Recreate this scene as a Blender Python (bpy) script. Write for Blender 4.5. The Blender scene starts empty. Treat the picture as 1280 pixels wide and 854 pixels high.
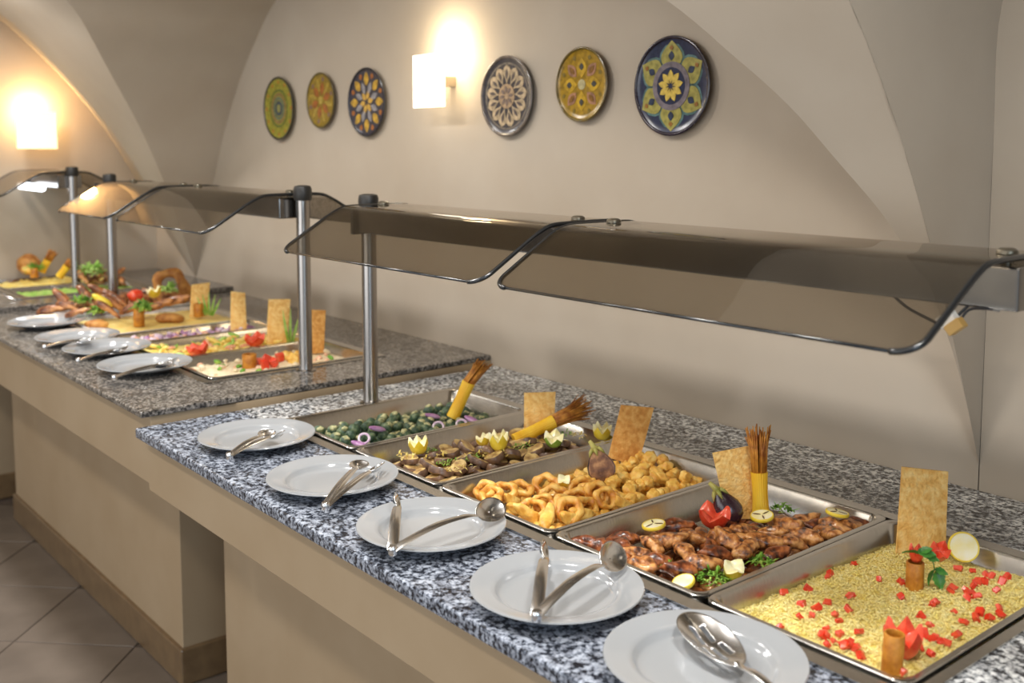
import bpy, bmesh, math, random
import numpy as np
from mathutils import Vector, Matrix, Euler, noise
random.seed(7); rng = np.random.default_rng(7)
S = bpy.context.scene
COL = S.collection
PI = math.pi

# ------------------------------------------------------------------ camera
F_PX = 1300.0                       # focal length in pixels of the 1280 x 854 frame
PITCH = math.atan(120/1300.); YAW = math.radians(39.85)
CAM = Vector((0.0, -0.8733, 1.577))
FW = Vector((-math.cos(YAW)*math.cos(PITCH), math.sin(YAW)*math.cos(PITCH), -math.sin(PITCH)))
RT = FW.cross(Vector((0,0,1))).normalized(); UPV = RT.cross(FW)
cd = bpy.data.cameras.new('camera'); cam = bpy.data.objects.new('camera', cd); COL.objects.link(cam)
cam.location = CAM
cam.rotation_euler = Matrix((RT, UPV, -FW)).transposed().to_euler()
cd.sensor_width = 36.0; cd.lens = F_PX/1280*36.0; cd.shift_y = -125/1280.0
cd.clip_start = 0.05; cd.clip_end = 100
cd.dof.use_dof = True; cd.dof.focus_distance = 1.95; cd.dof.aperture_fstop = 3.8
S.camera = cam
def ray(x, y): return FW + RT*((x-640)/F_PX) + UPV*((302-y)/F_PX)
def pz(x, y, z):                     # point of the place seen at a pixel, at height z
    d = ray(x, y); return CAM + d*((z-CAM.z)/d.z)
def py(x, y, Y):
    d = ray(x, y); return CAM + d*((Y-CAM.y)/d.y)
def px_(x, y, X):
    d = ray(x, y); return CAM + d*((X-CAM.x)/d.x)

# ------------------------------------------------------------------ view, world, lights
S.view_settings.view_transform = 'Standard'; S.view_settings.look = 'None'
S.view_settings.gamma = 1.0; S.view_settings.use_curve_mapping = False
S.view_settings.exposure = 0.0
w = bpy.data.worlds.new('world'); S.world = w; w.use_nodes = True
bg = w.node_tree.nodes['Background']; bg.inputs[0].default_value = (0.88, 0.94, 1.0, 1); bg.inputs[1].default_value = 0.42
def area(name, loc, size, power, color, rot=(0,0,0), shape='DISK', size_y=None):
    l = bpy.data.lights.new(name, 'AREA'); l.shape = shape; l.size = size
    if size_y: l.size_y = size_y
    l.energy = power; l.color = color
    o = bpy.data.objects.new(name, l); COL.objects.link(o); o.location = loc; o.rotation_euler = rot
    return o
# recessed ceiling downlights above the front of the buffet
for i, X in enumerate((-0.35, -1.35, -2.35, -3.35, -4.35)):
    area('ceiling_downlight', (X, -0.05, 2.30), 0.22, 14.0, (1.0, 0.97, 0.93))
for i, X in enumerate((-0.2, -1.6, -3.0, -4.4)):
    area('ceiling_downlight', (X, -1.3, 2.6), 0.22, 9.0, (1.0, 0.93, 0.84))
# daylight from the window side of the dining room, right of the camera
area('daylight_and_fill', (2.6, -1.6, 1.9), 1.8, 40.0, (0.66, 0.83, 1.0), (0, math.radians(82), math.radians(-20)), 'RECTANGLE', 1.6)

area('daylight_and_fill', (-1.6, -3.8, 1.45), 4.2, 54.0, (0.97, 0.98, 1.0), (math.radians(90), 0, 0), 'RECTANGLE', 1.7)  # fill light without a window, added to brighten counter fronts, crispbread and wall

# ------------------------------------------------------------------ colour and materials
def lin(c):
    return tuple(((v/255)/12.92 if v/255 <= .04045 else ((v/255+.055)/1.055)**2.4) for v in c) + (1.0,)
def nodes(name):
    m = bpy.data.materials.new(name); m.use_nodes = True
    nt = m.node_tree; return m, nt, nt.nodes['Principled BSDF']
def mat(name, c1, c2=None, scale=30.0, rough=.5, metal=0.0, bump=0.0, bscale=None, c3=None, spec=.5, coat=0.0, trans=0.0,
        sss=0.0, lo=.35, hi=.65, detail=4.0, emit=None, estr=0.0, stretch=None, coords='Object', distort=0.0):
    m, nt, b = nodes(name); L = nt.links
    b.inputs['Roughness'].default_value = rough; b.inputs['Metallic'].default_value = metal
    b.inputs['Specular IOR Level'].default_value = spec
    b.inputs['Coat Weight'].default_value = coat; b.inputs['Coat Roughness'].default_value = .12
    if trans: b.inputs['Transmission Weight'].default_value = trans
    if sss: b.inputs['Subsurface Weight'].default_value = sss; b.inputs['Subsurface Radius'].default_value = (.01,.006,.003); b.inputs['Subsurface Scale'].default_value = .5
    tc = nt.nodes.new('ShaderNodeTexCoord'); src = tc.outputs[coords]
    if stretch:
        mp = nt.nodes.new('ShaderNodeMapping'); mp.inputs['Scale'].default_value = stretch
        L.new(src, mp.inputs['Vector']); src = mp.outputs['Vector']
    if c2 is None: b.inputs['Base Color'].default_value = lin(c1)
    else:
        n = nt.nodes.new('ShaderNodeTexNoise'); n.inputs['Scale'].default_value = scale; n.inputs['Detail'].default_value = detail
        n.inputs['Distortion'].default_value = distort
        r = nt.nodes.new('ShaderNodeValToRGB'); r.color_ramp.elements[0].position = lo; r.color_ramp.elements[1].position = hi
        r.color_ramp.elements[0].color = lin(c1); r.color_ramp.elements[1].color = lin(c2)
        if c3: e = r.color_ramp.elements.new((lo+hi)/2); e.color = lin(c3)
        L.new(src, n.inputs['Vector']); L.new(n.outputs['Fac'], r.inputs['Fac']); L.new(r.outputs['Color'], b.inputs['Base Color'])
    if bump:
        n2 = nt.nodes.new('ShaderNodeTexNoise'); n2.inputs['Scale'].default_value = bscale or scale; n2.inputs['Detail'].default_value = 3
        bp = nt.nodes.new('ShaderNodeBump'); bp.inputs['Strength'].default_value = bump; bp.inputs['Distance'].default_value = .004
        L.new(src, n2.inputs['Vector']); L.new(n2.outputs['Fac'], bp.inputs['Height']); L.new(bp.outputs['Normal'], b.inputs['Normal'])
    if emit: b.inputs['Emission Color'].default_value = lin(emit); b.inputs['Emission Strength'].default_value = estr
    return m
def granite(name, light, mid, dark, rough=.16):
    m, nt, b = nodes(name); L = nt.links
    tc = nt.nodes.new('ShaderNodeTexCoord')
    n = nt.nodes.new('ShaderNodeTexNoise'); n.inputs['Scale'].default_value = 125; n.inputs['Detail'].default_value = 2.5; n.inputs['Roughness'].default_value = .55
    r = nt.nodes.new('ShaderNodeValToRGB'); cr = r.color_ramp
    cr.elements[0].position = .40; cr.elements[0].color = lin(dark); cr.elements[1].position = .60; cr.elements[1].color = lin(light)
    e = cr.elements.new(.48); e.color = lin(mid)
    v = nt.nodes.new('ShaderNodeTexVoronoi'); v.inputs['Scale'].default_value = 170
    r2 = nt.nodes.new('ShaderNodeValToRGB'); r2.color_ramp.elements[0].position = .1; r2.color_ramp.elements[0].color = (.35,.35,.36,1); r2.color_ramp.elements[1].position = .35; r2.color_ramp.elements[1].color = (1,1,1,1)
    n3 = nt.nodes.new('ShaderNodeTexNoise'); n3.inputs['Scale'].default_value = 38; n3.inputs['Detail'].default_value = 2
    r3 = nt.nodes.new('ShaderNodeValToRGB'); r3.color_ramp.elements[0].position = .36; r3.color_ramp.elements[0].color = (.42,.42,.44,1); r3.color_ramp.elements[1].position = .56; r3.color_ramp.elements[1].color = (1,1,1,1)
    mx = nt.nodes.new('ShaderNodeMixRGB'); mx.blend_type = 'MULTIPLY'; mx.inputs[0].default_value = 1
    mx2 = nt.nodes.new('ShaderNodeMixRGB'); mx2.blend_type = 'MULTIPLY'; mx2.inputs[0].default_value = .8
    for q in (n, v, n3): L.new(tc.outputs['Object'], q.inputs['Vector'])
    L.new(n.outputs['Fac'], r.inputs['Fac']); L.new(v.outputs['Distance'], r2.inputs['Fac']); L.new(n3.outputs['Fac'], r3.inputs['Fac'])
    L.new(r.outputs['Color'], mx.inputs[1]); L.new(r2.outputs['Color'], mx.inputs[2])
    L.new(mx.outputs['Color'], mx2.inputs[1]); L.new(r3.outputs['Color'], mx2.inputs[2])
    L.new(mx2.outputs['Color'], b.inputs['Base Color'])
    b.inputs['Roughness'].default_value = rough; b.inputs['Specular IOR Level'].default_value = .55
    return m
def smoked_glass(name):
    m = bpy.data.materials.new(name); m.use_nodes = True; nt = m.node_tree; L = nt.links
    nt.nodes.remove(nt.nodes['Principled BSDF']); out = nt.nodes['Material Output']
    t = nt.nodes.new('ShaderNodeBsdfTransparent'); t.inputs[0].default_value = (.615, .585, .535, 1)
    g = nt.nodes.new('ShaderNodeBsdfGlossy'); g.inputs['Roughness'].default_value = .015; g.inputs[0].default_value = (.95,.93,.9,1)
    f = nt.nodes.new('ShaderNodeFresnel'); f.inputs['IOR'].default_value = 1.5
    mx = nt.nodes.new('ShaderNodeMixShader')
    ge = nt.nodes.new('ShaderNodeNewGeometry'); ma = nt.nodes.new('ShaderNodeMath'); ma.operation = 'MULTIPLY_ADD'
    ma.inputs[1].default_value = 1/1.5-1.5; ma.inputs[2].default_value = 1.5      # same reflectance on both faces of the sheet
    L.new(ge.outputs['Backfacing'], ma.inputs[0]); L.new(ma.outputs[0], f.inputs['IOR'])
    L.new(f.outputs[0], mx.inputs[0]); L.new(t.outputs[0], mx.inputs[1]); L.new(g.outputs[0], mx.inputs[2]); L.new(mx.outputs[0], out.inputs['Surface'])
    return m
M = {}
M['wall'] = mat('wall_plaster', (168,155,138), (174,162,146), 3, .85, bump=.06, bscale=40)
M['apron'] = mat('counter_paint', (172,150,120), (178,157,128), 4, .6)
M['tile'] = mat('floor_tile', (128,117,107), (114,104,95), 6, .3, bump=.03, bscale=60)
M['grout'] = mat('grout', (92,80,70), (104,92,82), 30, .9)
M['base'] = mat('baseboard_stone', (132,108,78), (116,94,68), 20, .28, coat=.3)
M['granite'] = granite('granite', (232,234,234), (150,154,158), (48,50,56))
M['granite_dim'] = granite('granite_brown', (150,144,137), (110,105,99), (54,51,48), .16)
M['granite_front'] = granite('granite_polished_front', (184,192,206), (116,123,136), (38,41,50), .12)
M['steel'] = mat('brushed_steel', (205,202,196), (188,186,181), 60, .24, 1.0, stretch=(1,12,1))
M['steel2'] = mat('polished_steel', (238,238,238), None, rough=.2, metal=1.0)
M['post'] = mat('steel_post', (160,155,150), None, rough=.22, metal=1.0)
M['beam'] = mat('steel_beam', (142,139,135), (118,116,115), 8, .2, 1.0)
M['black'] = mat('black_plastic', (26,25,23), (34,32,29), 40, .45)
M['edge'] = mat('glass_edge', (24,26,28), None, rough=.2, spec=.7)
M['bolt'] = mat('bolt_cap', (120,112,96), (90,86,76), 60, .3, .8)
M['glass'] = smoked_glass('smoked_glass')
M['plate'] = mat('porcelain', (162,165,168), None, rough=.09, coat=.5)
M['white'] = mat('white_ceramic', (232,232,234), None, rough=.15, coat=.3)
M['plastic_white'] = mat('white_plastic', (236,238,238), None, rough=.4)
M['plastic_tan'] = mat('tan_plastic', (196,158,92), None, rough=.4)
M['wire'] = mat('wire_black', (30,32,40), None, rough=.5)
M['wire2'] = mat('wire_grey', (150,146,140), None, rough=.5)

# ------------------------------------------------------------------ geometry helpers
class MB:
    def __init__(s): s.v = []; s.f = []
    def add(s, v, f):
        o = len(s.v); s.v += [tuple(p) for p in v]; s.f += [tuple(i+o for i in q) for q in f]; return s
    def box(s, x0, x1, y0, y1, z0, z1, M4=None):
        v = [(x0,y0,z0),(x1,y0,z0),(x1,y1,z0),(x0,y1,z0),(x0,y0,z1),(x1,y0,z1),(x1,y1,z1),(x0,y1,z1)]
        if M4: v = [M4 @ Vector(p) for p in v]
        return s.add(v, [(0,3,2,1),(4,5,6,7),(0,1,5,4),(1,2,6,5),(2,3,7,6),(3,0,4,7)])
    def loft(s, rings, close=True, cap0=False, cap1=False):
        n = len(rings[0]); v = [p for r in rings for p in r]; f = []
        for i in range(len(rings)-1):
            for j in range(n if close else n-1):
                k = (j+1) % n
                f.append((i*n+j, i*n+k, (i+1)*n+k, (i+1)*n+j))
        if cap0: f.append(tuple(range(n-1, -1, -1)))
        if cap1: f.append(tuple((len(rings)-1)*n+j for j in range(n)))
        return s.add(v, f)
    def lathe(s, prof, n=32, M4=None, cap0=False, cap1=False):
        rings = []
        for r, z in prof:
            ring = [Vector((r*math.cos(2*PI*j/n), r*math.sin(2*PI*j/n), z)) for j in range(n)]
            rings.append([M4 @ p for p in ring] if M4 else ring)
        return s.loft(rings, True, cap0, cap1)
    def sweep(s, path, rad, n=8, flat=None, up=(0,0,1), caps=True):
        P = [Vector(p) for p in path]; up = Vector(up); rings = []
        if not hasattr(rad, '__len__'): rad = [rad]*len(P)
        for i, p in enumerate(P):
            t = (P[min(i+1, len(P)-1)] - P[max(i-1, 0)]).normalized()
            a = t.cross(up)
            if a.length < 1e-4: a = t.cross(Vector((1,0,0)))
            a.normalize(); c = a.cross(t)
            fa, fb = flat or (1, 1)
            rings.append([p + (a*math.cos(2*PI*j/n)*fa + c*math.sin(2*PI*j/n)*fb)*rad[i] for j in range(n)])
        return s.loft(rings, True, caps, caps)
    def mesh(s, name, m, smooth=True, angle=None):
        me = bpy.data.meshes.new(name); me.from_pydata([tuple(p) for p in s.v], [], s.f); me.materials.append(m)
        if smooth:
            me.polygons.foreach_set('use_smooth', [True]*len(me.polygons))
            if angle:
                me.set_sharp_from_angle(angle=math.radians(angle))
        me.update(); return me
def tag(o, label=None, cat=None, group=None, kind=None):
    if label: o['label'] = label
    if cat: o['category'] = cat
    if group: o['group'] = group
    if kind: o['kind'] = kind
    return o
def ob(name, me, parent=None, loc=(0,0,0), rot=(0,0,0), sc=None, label=None, cat=None, group=None, kind=None):
    o = bpy.data.objects.new(name, me); COL.objects.link(o)
    o.location = loc
    if isinstance(rot, Matrix): o.rotation_euler = rot.to_euler()
    else: o.rotation_euler = rot
    if sc is not None: o.scale = sc if hasattr(sc, '__len__') else (sc, sc, sc)
    if parent: o.parent = parent
    return tag(o, label, cat, group, kind)
def thing(name, label, cat, loc=(0,0,0), rot=(0,0,0), group=None):
    return ob(name, None, None, loc, rot, None, label, cat, group)
def part(mb, name, m, parent, smooth=False, angle=None, **k):
    return ob(name, mb.mesh(name, m, smooth, angle), parent, **k)
def bbox_mesh(name, m, x0, x1, y0, y1, z0, z1, bev=.003, seg=2):
    bm = bmesh.new(); bmesh.ops.create_cube(bm, size=1)
    for v in bm.verts: v.co = Vector(((x0+x1)/2+v.co.x*(x1-x0), (y0+y1)/2+v.co.y*(y1-y0), (z0+z1)/2+v.co.z*(z1-z0)))
    if bev: bmesh.ops.bevel(bm, geom=bm.edges[:], offset=bev, segments=seg, affect='EDGES', profile=.5)
    me = bpy.data.meshes.new(name); bm.to_mesh(me); bm.free(); me.materials.append(m); return me
def rot_to(d, roll=0):                # rotation whose local x axis points along d
    d = Vector(d).normalized(); q = d.to_track_quat('X', 'Z'); return (q.to_matrix().to_4x4() @ Matrix.Rotation(roll, 4, 'X'))
def blob(name, m, r, amp=.15, freq=3.0, sub=3, taper=0.0, bend=0.0, seed=0, flatz=None, lumps=0):
    bm = bmesh.new(); bmesh.ops.create_icosphere(bm, subdivisions=sub, radius=1)
    off = Vector((seed*7.3, seed*3.1, seed*1.7)); LR = random.Random(seed+900)
    lp = [(Vector((LR.uniform(-1,1), LR.uniform(-1,1), LR.uniform(-.6,1))).normalized(), LR.uniform(-.35,.5)) for _ in range(lumps)]
    for v in bm.verts:
        p = v.co.copy()
        d = 1 + amp*(noise.noise(p*freq*.5+off)*1.3 + .5*noise.noise(p*freq*1.3+off))
        for u, s in lp: d += s*math.exp(-((p-u).length_squared)/.17)
        k = 1 - taper*(p.x*.5+.5)
        q = Vector((p.x*r[0]*d, p.y*r[1]*d*k, p.z*r[2]*d*k))
        q.z += bend*(p.x**2)*r[0]
        if flatz is not None: q.z = max(q.z, flatz)
        v.co = q
    me = bpy.data.meshes.new(name); bm.to_mesh(me); bm.free()
    me.polygons.foreach_set('use_smooth', [True]*len(me.polygons)); me.materials.append(m); return me
def rrect(x0, x1, y0, y1, r, z, k=5):
    out = []
    for cx, cy, a0 in ((x1-r, y0+r, -PI/2), (x1-r, y1-r, 0), (x0+r, y1-r, PI/2), (x0+r, y0+r, PI)):
        for i in range(k+1):
            a = a0 + PI/2*i/k; out.append(Vector((cx+r*math.cos(a), cy+r*math.sin(a), z)))
    return out
def spl(pts, n):                     # Catmull-Rom through points
    P = [Vector(p) for p in pts]; out = []
    P = [P[0]*2-P[1]] + P + [P[-1]*2-P[-2]]
    for i in range(1, len(P)-2):
        for j in range(n):
            t = j/n; a, b, c, d = P[i-1], P[i], P[i+1], P[i+2]
            out.append(.5*((2*b)+(c-a)*t+(2*a-5*b+4*c-d)*t*t+(3*b-a-3*c+d)*t**3))
    out.append(P[-2]); return out

# ================================================================== the room
WY = 1.1137; XE = -5.2
BP = spl([(1.1137,.95,0),(1.085,1.02,0),(1.025,1.145,0),(.898,1.391,0),(.783,1.584,0),(.688,1.715,0),(.575,1.851,0),(.446,1.995,0),(.335,2.097,0),(0,2.33,0),(-.5,2.54,0),(-1.3,2.66,0)], 6)
BY = np.array([p.x for p in BP]); BZ = np.array([p.y for p in BP])
def b_of(Y): return float(np.interp(-Y, -BY, BZ))
def b_at(x, Y):                      # the barrel rises a little towards the end wall
    w_ = min(1, max(0, (-4.72-x)/.48)); return b_of(Y) + w_*float(np.interp(Y, [-1.0, 0, .42, .76, .94, 1.1137], [0, .08, .13, .19, .24, .27]))
def b_inv(z): return float(np.interp(z, BZ, BY))
def smoothed(ctrl, n=5):
    P = spl([(x, z, 0) for x, z in ctrl], n); return [(p.x, p.y) for p in P]
A1 = smoothed([(-4.72,.95),(-4.62,1.15),(-4.5,1.40),(-4.365,1.64),(-4.2,1.855),(-4.038,2.013),(-3.854,2.157),(-3.4,2.38),(-2.8,2.47),(-2.2,2.37),(-1.78,2.18),(-1.48,1.99),(-1.304,1.842),(-1.22,1.745),(-1.145,1.652),(-1.085,1.552),(-1.021,1.446),(-.98,1.337),(-.952,1.2),(-.945,.95)])
A2 = smoothed([(-.945,.95),(-.9445,1.3),(-.944,1.6),(-.938,1.85),(-.86,2.08),(-.6,2.27),(0,2.45),(.7,2.4),(1.4,2.1),(1.75,1.6),(1.85,.95)])
def structure(name, mb, m, smooth=False, angle=None, **k):
    return ob(name, mb.mesh(name, m, smooth, angle), kind='structure', **k)
# back wall with its two lunettes
mb = MB()
cols = [(XE, 1.23), (-5.0,1.12)] + A1 + A2[1:] + [(3.0, .95)]
for (xa, za), (xb, zb) in zip(cols[:-1], cols[1:]):
    mb.add([(xa,WY,0),(xb,WY,0),(xb,WY,max(zb,.95)),(xa,WY,max(za,.95))], [(0,1,2,3)])
structure('wall_back', mb, M['wall'])
# vault: lunette webs over the wall arches, and the barrel they cut into
for A in (A1, A2):
    r0 = [Vector((x, WY, z)) for x, z in A]; r1 = [Vector((x, min(WY, b_inv(z)), z)) for x, z in A]
    structure('ceiling', MB().loft([[a.lerp(b, t) for a, b in zip(r0, r1)] for t in (0,.5,1)], close=False), M['wall'], True)
mb = MB(); seq = [(XE, .95), (-5.0, .95), (-4.8,.95)] + A1 + A2[1:] + [(3.0, .95)]
rows = []
for x, z in seq:
    yg = b_inv(z); ys = [yg + (-1.3-yg)*t for t in np.linspace(0, 1, 40)]
    rows.append([Vector((x, y, b_at(x, y))) for y in ys] + [Vector((x, -2.4, 2.66)), Vector((x, -4.0, 2.6))])
mb.loft(rows, close=False)
structure('ceiling', mb, M['wall'], True)
structure('wall_left', MB().add([(XE,-4,0),(XE,WY,0),(XE,WY,2.7),(XE,-4,2.7)], [(0,1,2,3)]), M['wall'])
# floor: grout bed and diagonal tiles
fl = structure('floor', MB().add([(XE,-4,-.004),(3,-4,-.004),(3,WY,-.004),(XE,WY,-.004)], [(0,1,2,3)]), M['grout'])
TS = .4; tme = bbox_mesh('floor_tile', M['tile'], -TS/2+.0025, TS/2-.0025, -TS/2+.0025, TS/2-.0025, -.012, 0, .0015, 1)
u0 = -3.518/math.sqrt(2); v0 = 3.418/math.sqrt(2)
for i in range(-8, 16):
    for j in range(-14, 10):
        u = u0+(i+.5)*TS; v = v0+(j+.5)*TS
        X = (u-v)/math.sqrt(2); Y = (u+v)/math.sqrt(2)
        if XE+.1 < X < 0.6 and -2.2 < Y < .5: ob('floor_tile', tme, fl, (X, Y, 0), (0,0,PI/4))

# ================================================================== counters
def counter(label, x0, x1, y0, z, well, piers, gm, gm2, yf=.268, yb=.845, th=.024, side=False, xoff=0.0, dz=0.0):
    t = thing('buffet_counter', label, 'counter')
    w0, w1 = well; g = .0008
    ob('granite_slab', bbox_mesh('granite_slab', gm, x0, x1, y0, yf-g, z-th, z, .004), t)
    ob('granite_slab', bbox_mesh('granite_slab', gm2, x0, x1-xoff, yb+g, WY, z-th-dz, z-dz, .003), t)
    ob('granite_slab', bbox_mesh('granite_slab', gm2, x0, w0-g, yf+g, yb-g, z-th-dz, z-dz, .003), t)
    ob('granite_slab', bbox_mesh('granite_slab', gm2, w1+g, x1-xoff, yf+g, yb-g, z-th-dz, z-dz, .003), t)
    ob('apron', bbox_mesh('apron', M['apron'], x0+.004, x1-.012, y0+.028, y0+.2, .742, z-th-.0005, .002), t)
    if side: ob('side_panel', bbox_mesh('side_panel', M['apron'], x1-.032, x1-.012, y0+.2, WY, .742, z-th-dz-.0005, .001), t)
    for a, b in piers:
        p = ob('pier', bbox_mesh('pier', M['apron'], a, b, .26, WY, 0, .741, .002), t)
        q = MB()
        bb = bbox_mesh('baseboard', M['base'], a-.012, b+.012, .248, WY, 0, .112, .006)
        ob('baseboard', bb, p)
    # steel drop-in frame round the wells, and the liner below
    fr = MB(); zf = z-dz
    o0, o1 = rrect(w0-.012, w1+.012, yf-.004, yb+.008, .012, zf+.0005), rrect(w0-.012, w1+.012, yf-.004, yb+.008, .012, zf+.004)
    i1, i0 = rrect(w0+.004, w1-.004, yf+.022, yb-.02, .012, zf+.004), rrect(w0+.004, w1-.004, yf+.022, yb-.02, .012, zf-.08)
    fr.loft([o0, o1, i1, i0], True, False, True)
    part(fr, 'well_frame', M['steel'], t, False)
    return t
counter('near granite-topped buffet counter with beige front and five food pans', -2.462, .7, 0.0, .9, (-2.285, -.625), [(-2.56, .7)], M['granite_front'], M['granite'])
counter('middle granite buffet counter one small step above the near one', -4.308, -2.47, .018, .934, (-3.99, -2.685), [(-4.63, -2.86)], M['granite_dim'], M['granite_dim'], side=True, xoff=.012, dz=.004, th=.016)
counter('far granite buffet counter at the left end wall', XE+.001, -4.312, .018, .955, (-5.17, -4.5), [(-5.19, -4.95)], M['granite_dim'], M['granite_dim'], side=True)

# ================================================================== sneeze guards
def arc_profile(z0, yo=0.0, off=0.0):
    # smoked glass cross-section: two sloped wings and a flat top, rounded bends
    ctrl = [(.283,1.327),(.2845,1.3279),(.289,1.3306),(.297,1.3354),(.31,1.3432),(.335,1.3581),(.40,1.397),(.428,1.4125),(.452,1.4225),(.48,1.426),(.55,1.4265),(.62,1.426),(.648,1.4225),(.672,1.4125),(.70,1.397),(.765,1.3581),(.79,1.3432),(.803,1.3354),(.811,1.3306),(.8155,1.3279),(.817,1.327)]
    P = spl([(0, y+yo, z+z0) for y, z in ctrl], 3)
    out = []
    for i, p in enumerate(P):
        t = (P[min(i+1, len(P)-1)]-P[max(i-1, 0)]).normalized(); n = Vector((0, -t.z, t.y))
        out.append(p + n*off)
    return out
def glass_pane(t, xa, xb, z0):
    th = .0055; top = arc_profile(z0, off=th/2); bot = arc_profile(z0, off=-th/2)
    prof = top + bot[::-1]
    # rounded lower corners: pull the ends in along x near the lower edges
    n = len(top); rings = []
    def inset(i): 
        s_ = min((top[i]-top[0]).length, (top[i]-top[-1]).length); rc = .034
        return rc-math.sqrt(max(0, rc*rc-(rc-s_)**2)) if s_ < rc else 0
    ins = [inset(i) for i in range(n)]; ins = ins + ins[::-1]
    ra = [Vector((xa+d, p.y, p.z)) for p, d in zip(prof, ins)]; rb = [Vector((xb-d, p.y, p.z)) for p, d in zip(prof, ins)]
    m = MB().loft([ra, rb], True, False, False)
    g = part(m, 'glass_pane', M['glass'], t, True, 35)
    mid = arc_profile(z0)
    for xs, sg in ((xa, 1), (xb, -1)):
        path = [Vector((xs+sg*d, p.y, p.z)) for p, d in zip(mid, ins)]
        ob('pane_edge', MB().sweep(path, .0046, 6, up=(1,0,0)).mesh('pane_edge', M['edge'], True), g)
    for k in (0, -1):
        path = [Vector((xa+.033, mid[k].y, mid[k].z)), Vector((xb-.033, mid[k].y, mid[k].z))]
        ob('pane_edge', MB().sweep(path, .0026, 6).mesh('pane_edge', M['edge'], True), g)
    return g
def bolt(t, x, z0):
    m = MB().lathe([(.0,.0245),(.009,.0242),(.0135,.0215),(.0145,.018),(.0145,.0165),(.006,.0165),(.006,0)], 18)
    part(m, 'bolt', M['bolt'], t, True, 40, loc=(x, .555, 1.4135+z0))
def guard(label, z0, zc, post_a, post_b, panes, bolts, xr, xl=None):
    t = thing('sneeze_guard', label, 'sneeze guard', (0,0,0))
    for xp in (post_a, post_b):
        if xp is None: continue
        m = MB().lathe([(.030,zc),(.030,zc+.004),(.0205,zc+.007),(.0195,zc+.02),(.0195,1.412+z0)], 24)
        p = part(m, 'post', M['post'], t, True, 40, loc=(xp, .566, 0))
        m = MB().lathe([(.012,1.408+z0),(.0235,1.410+z0),(.0262,1.418+z0),(.0262,1.442+z0),(.0235,1.450+z0),(.012,1.4525+z0),(0,1.453+z0)], 20)
        part(m, 'post_cap', M['black'], t, True, 35, loc=(xp, .566, 0))
    xa = (xl if xl is not None else post_a+.018); xb = xr
    b = ob('beam', bbox_mesh('beam', M['beam'], xa, xb, .51, .612, 1.357+z0, 1.4165+z0, .003), t)
    ob('beam_bracket', bbox_mesh('beam_bracket', M['black'], xa, xa+.012, .50, .622, 1.352+z0, 1.4175+z0, .002), b)
    for a, c in panes: glass_pane(t, a, c, z0)
    for x in bolts: bolt(t, x, z0)
    return t
g1 = guard('near smoked-glass sneeze guard on steel posts above five food pans', 0, .9, -2.305, -.56, [(-2.245,-1.478),(-1.44,-.632)], (-2.217,-1.506,-1.406,-.653), -.615)
g2 = guard('middle smoked-glass sneeze guard on steel posts over the stepped counter', .012, .928, -4.25, -2.655, [(-3.985,-3.45),(-3.385,-2.68)], (-3.955,-3.48,-3.355,-2.71), -2.69)
# far guard: only its right half is inside the room in view
g3 = guard('far smoked-glass sneeze guard with a lit tube near the end wall', .034, .955, None, -4.72, [(-5.185,-4.76)], (-4.8,), -4.738, -5.195)
M['tube'] = mat('lamp_tube', (255,255,255), None, rough=.4, emit=(240,246,255), estr=6.0)
part(MB().sweep([(-5.17,.47,1.392),(-4.83,.47,1.392)], .016, 12), 'lamp_tube', M['tube'], g3, True)
# dangling lamp cable with its white and tan plug under the near beam
cb = thing('lamp_cable', 'loose lamp cable with white and tan plug hanging under beam end', 'cable', py(1185,405,.5))
def rel(p): return p - cb.location
pc = py(1185,404,.5)
A = py(1115,368,.53); Bq = py(1163,400,.5)
part(MB().sweep([rel(p) for p in spl([A, py(1135,385,.52), Bq, py(1176,407,.5)], 6)], .0022, 7), 'cable', M['wire'], cb, True)
part(MB().sweep([rel(p) for p in spl([py(1194,398,.5), py(1207,385,.51), py(1212,381,.52)], 6)], .0022, 7), 'wire', M['wire'], cb, True)
part(MB().sweep([rel(p) for p in spl([py(1200,400,.5), py(1212,387,.51), py(1232,386,.51), py(1247,388,.52)], 6)], .0020, 7), 'wire', M['wire'], cb, True)
part(MB().sweep([rel(p) for p in spl([py(1240,387,.515), py(1246,387.5,.518), py(1249,389,.52)], 3)], .0022, 7), 'wire_end', M['wire2'], cb, True)
Rc = rot_to((.75,0,.62))
ob('plug', bbox_mesh('plug', M['plastic_white'], -.013, .012, -.008, .008, -.007, .010, .0015), cb, rel(py(1186,400,.49)), Rc)
ob('plug', bbox_mesh('plug', M['plastic_tan'], -.012, .013, -.008, .008, -.008, .007, .0015), cb, rel(py(1194,408,.482)), Rc)

# ================================================================== pans
def pan_mesh(name, x0, x1, y0, y1, z, depth=.062, m=None, fl=.013, rc=.022, lip=.006, dr=.012):
    g = .0012; x0 += g; x1 -= g
    R = [rrect(x0, x1, y0, y1, rc, z-lip), rrect(x0, x1, y0, y1, rc, z-.0015), rrect(x0+.0015, x1-.0015, y0+.0015, y1-.0015, rc, z),
         rrect(x0+fl-.004, x1-fl+.004, y0+fl-.004, y1-fl+.004, rc, z), rrect(x0+fl, x1-fl, y0+fl, y1-fl, rc, z-.004)]
    d = dr
    R += [rrect(x0+fl+d*.75, x1-fl-d*.75, y0+fl+d*.75, y1-fl-d*.75, rc+.004, z-depth*.8), rrect(x0+fl+d, x1-fl-d, y0+fl+d, y1-fl-d, rc+.006, z-depth*.94),
          rrect(x0+fl+d+.012, x1-fl-d-.012, y0+fl+d+.012, y1-fl-d-.012, rc+.004, z-depth)]
    R = [[Vector((p.x-(x0+x1)/2, p.y-(y0+y1)/2, p.z-z)) for p in r] for r in R]
    return MB().loft(R, True, False, True).mesh(name, m or M['steel'], True, 40)
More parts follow.
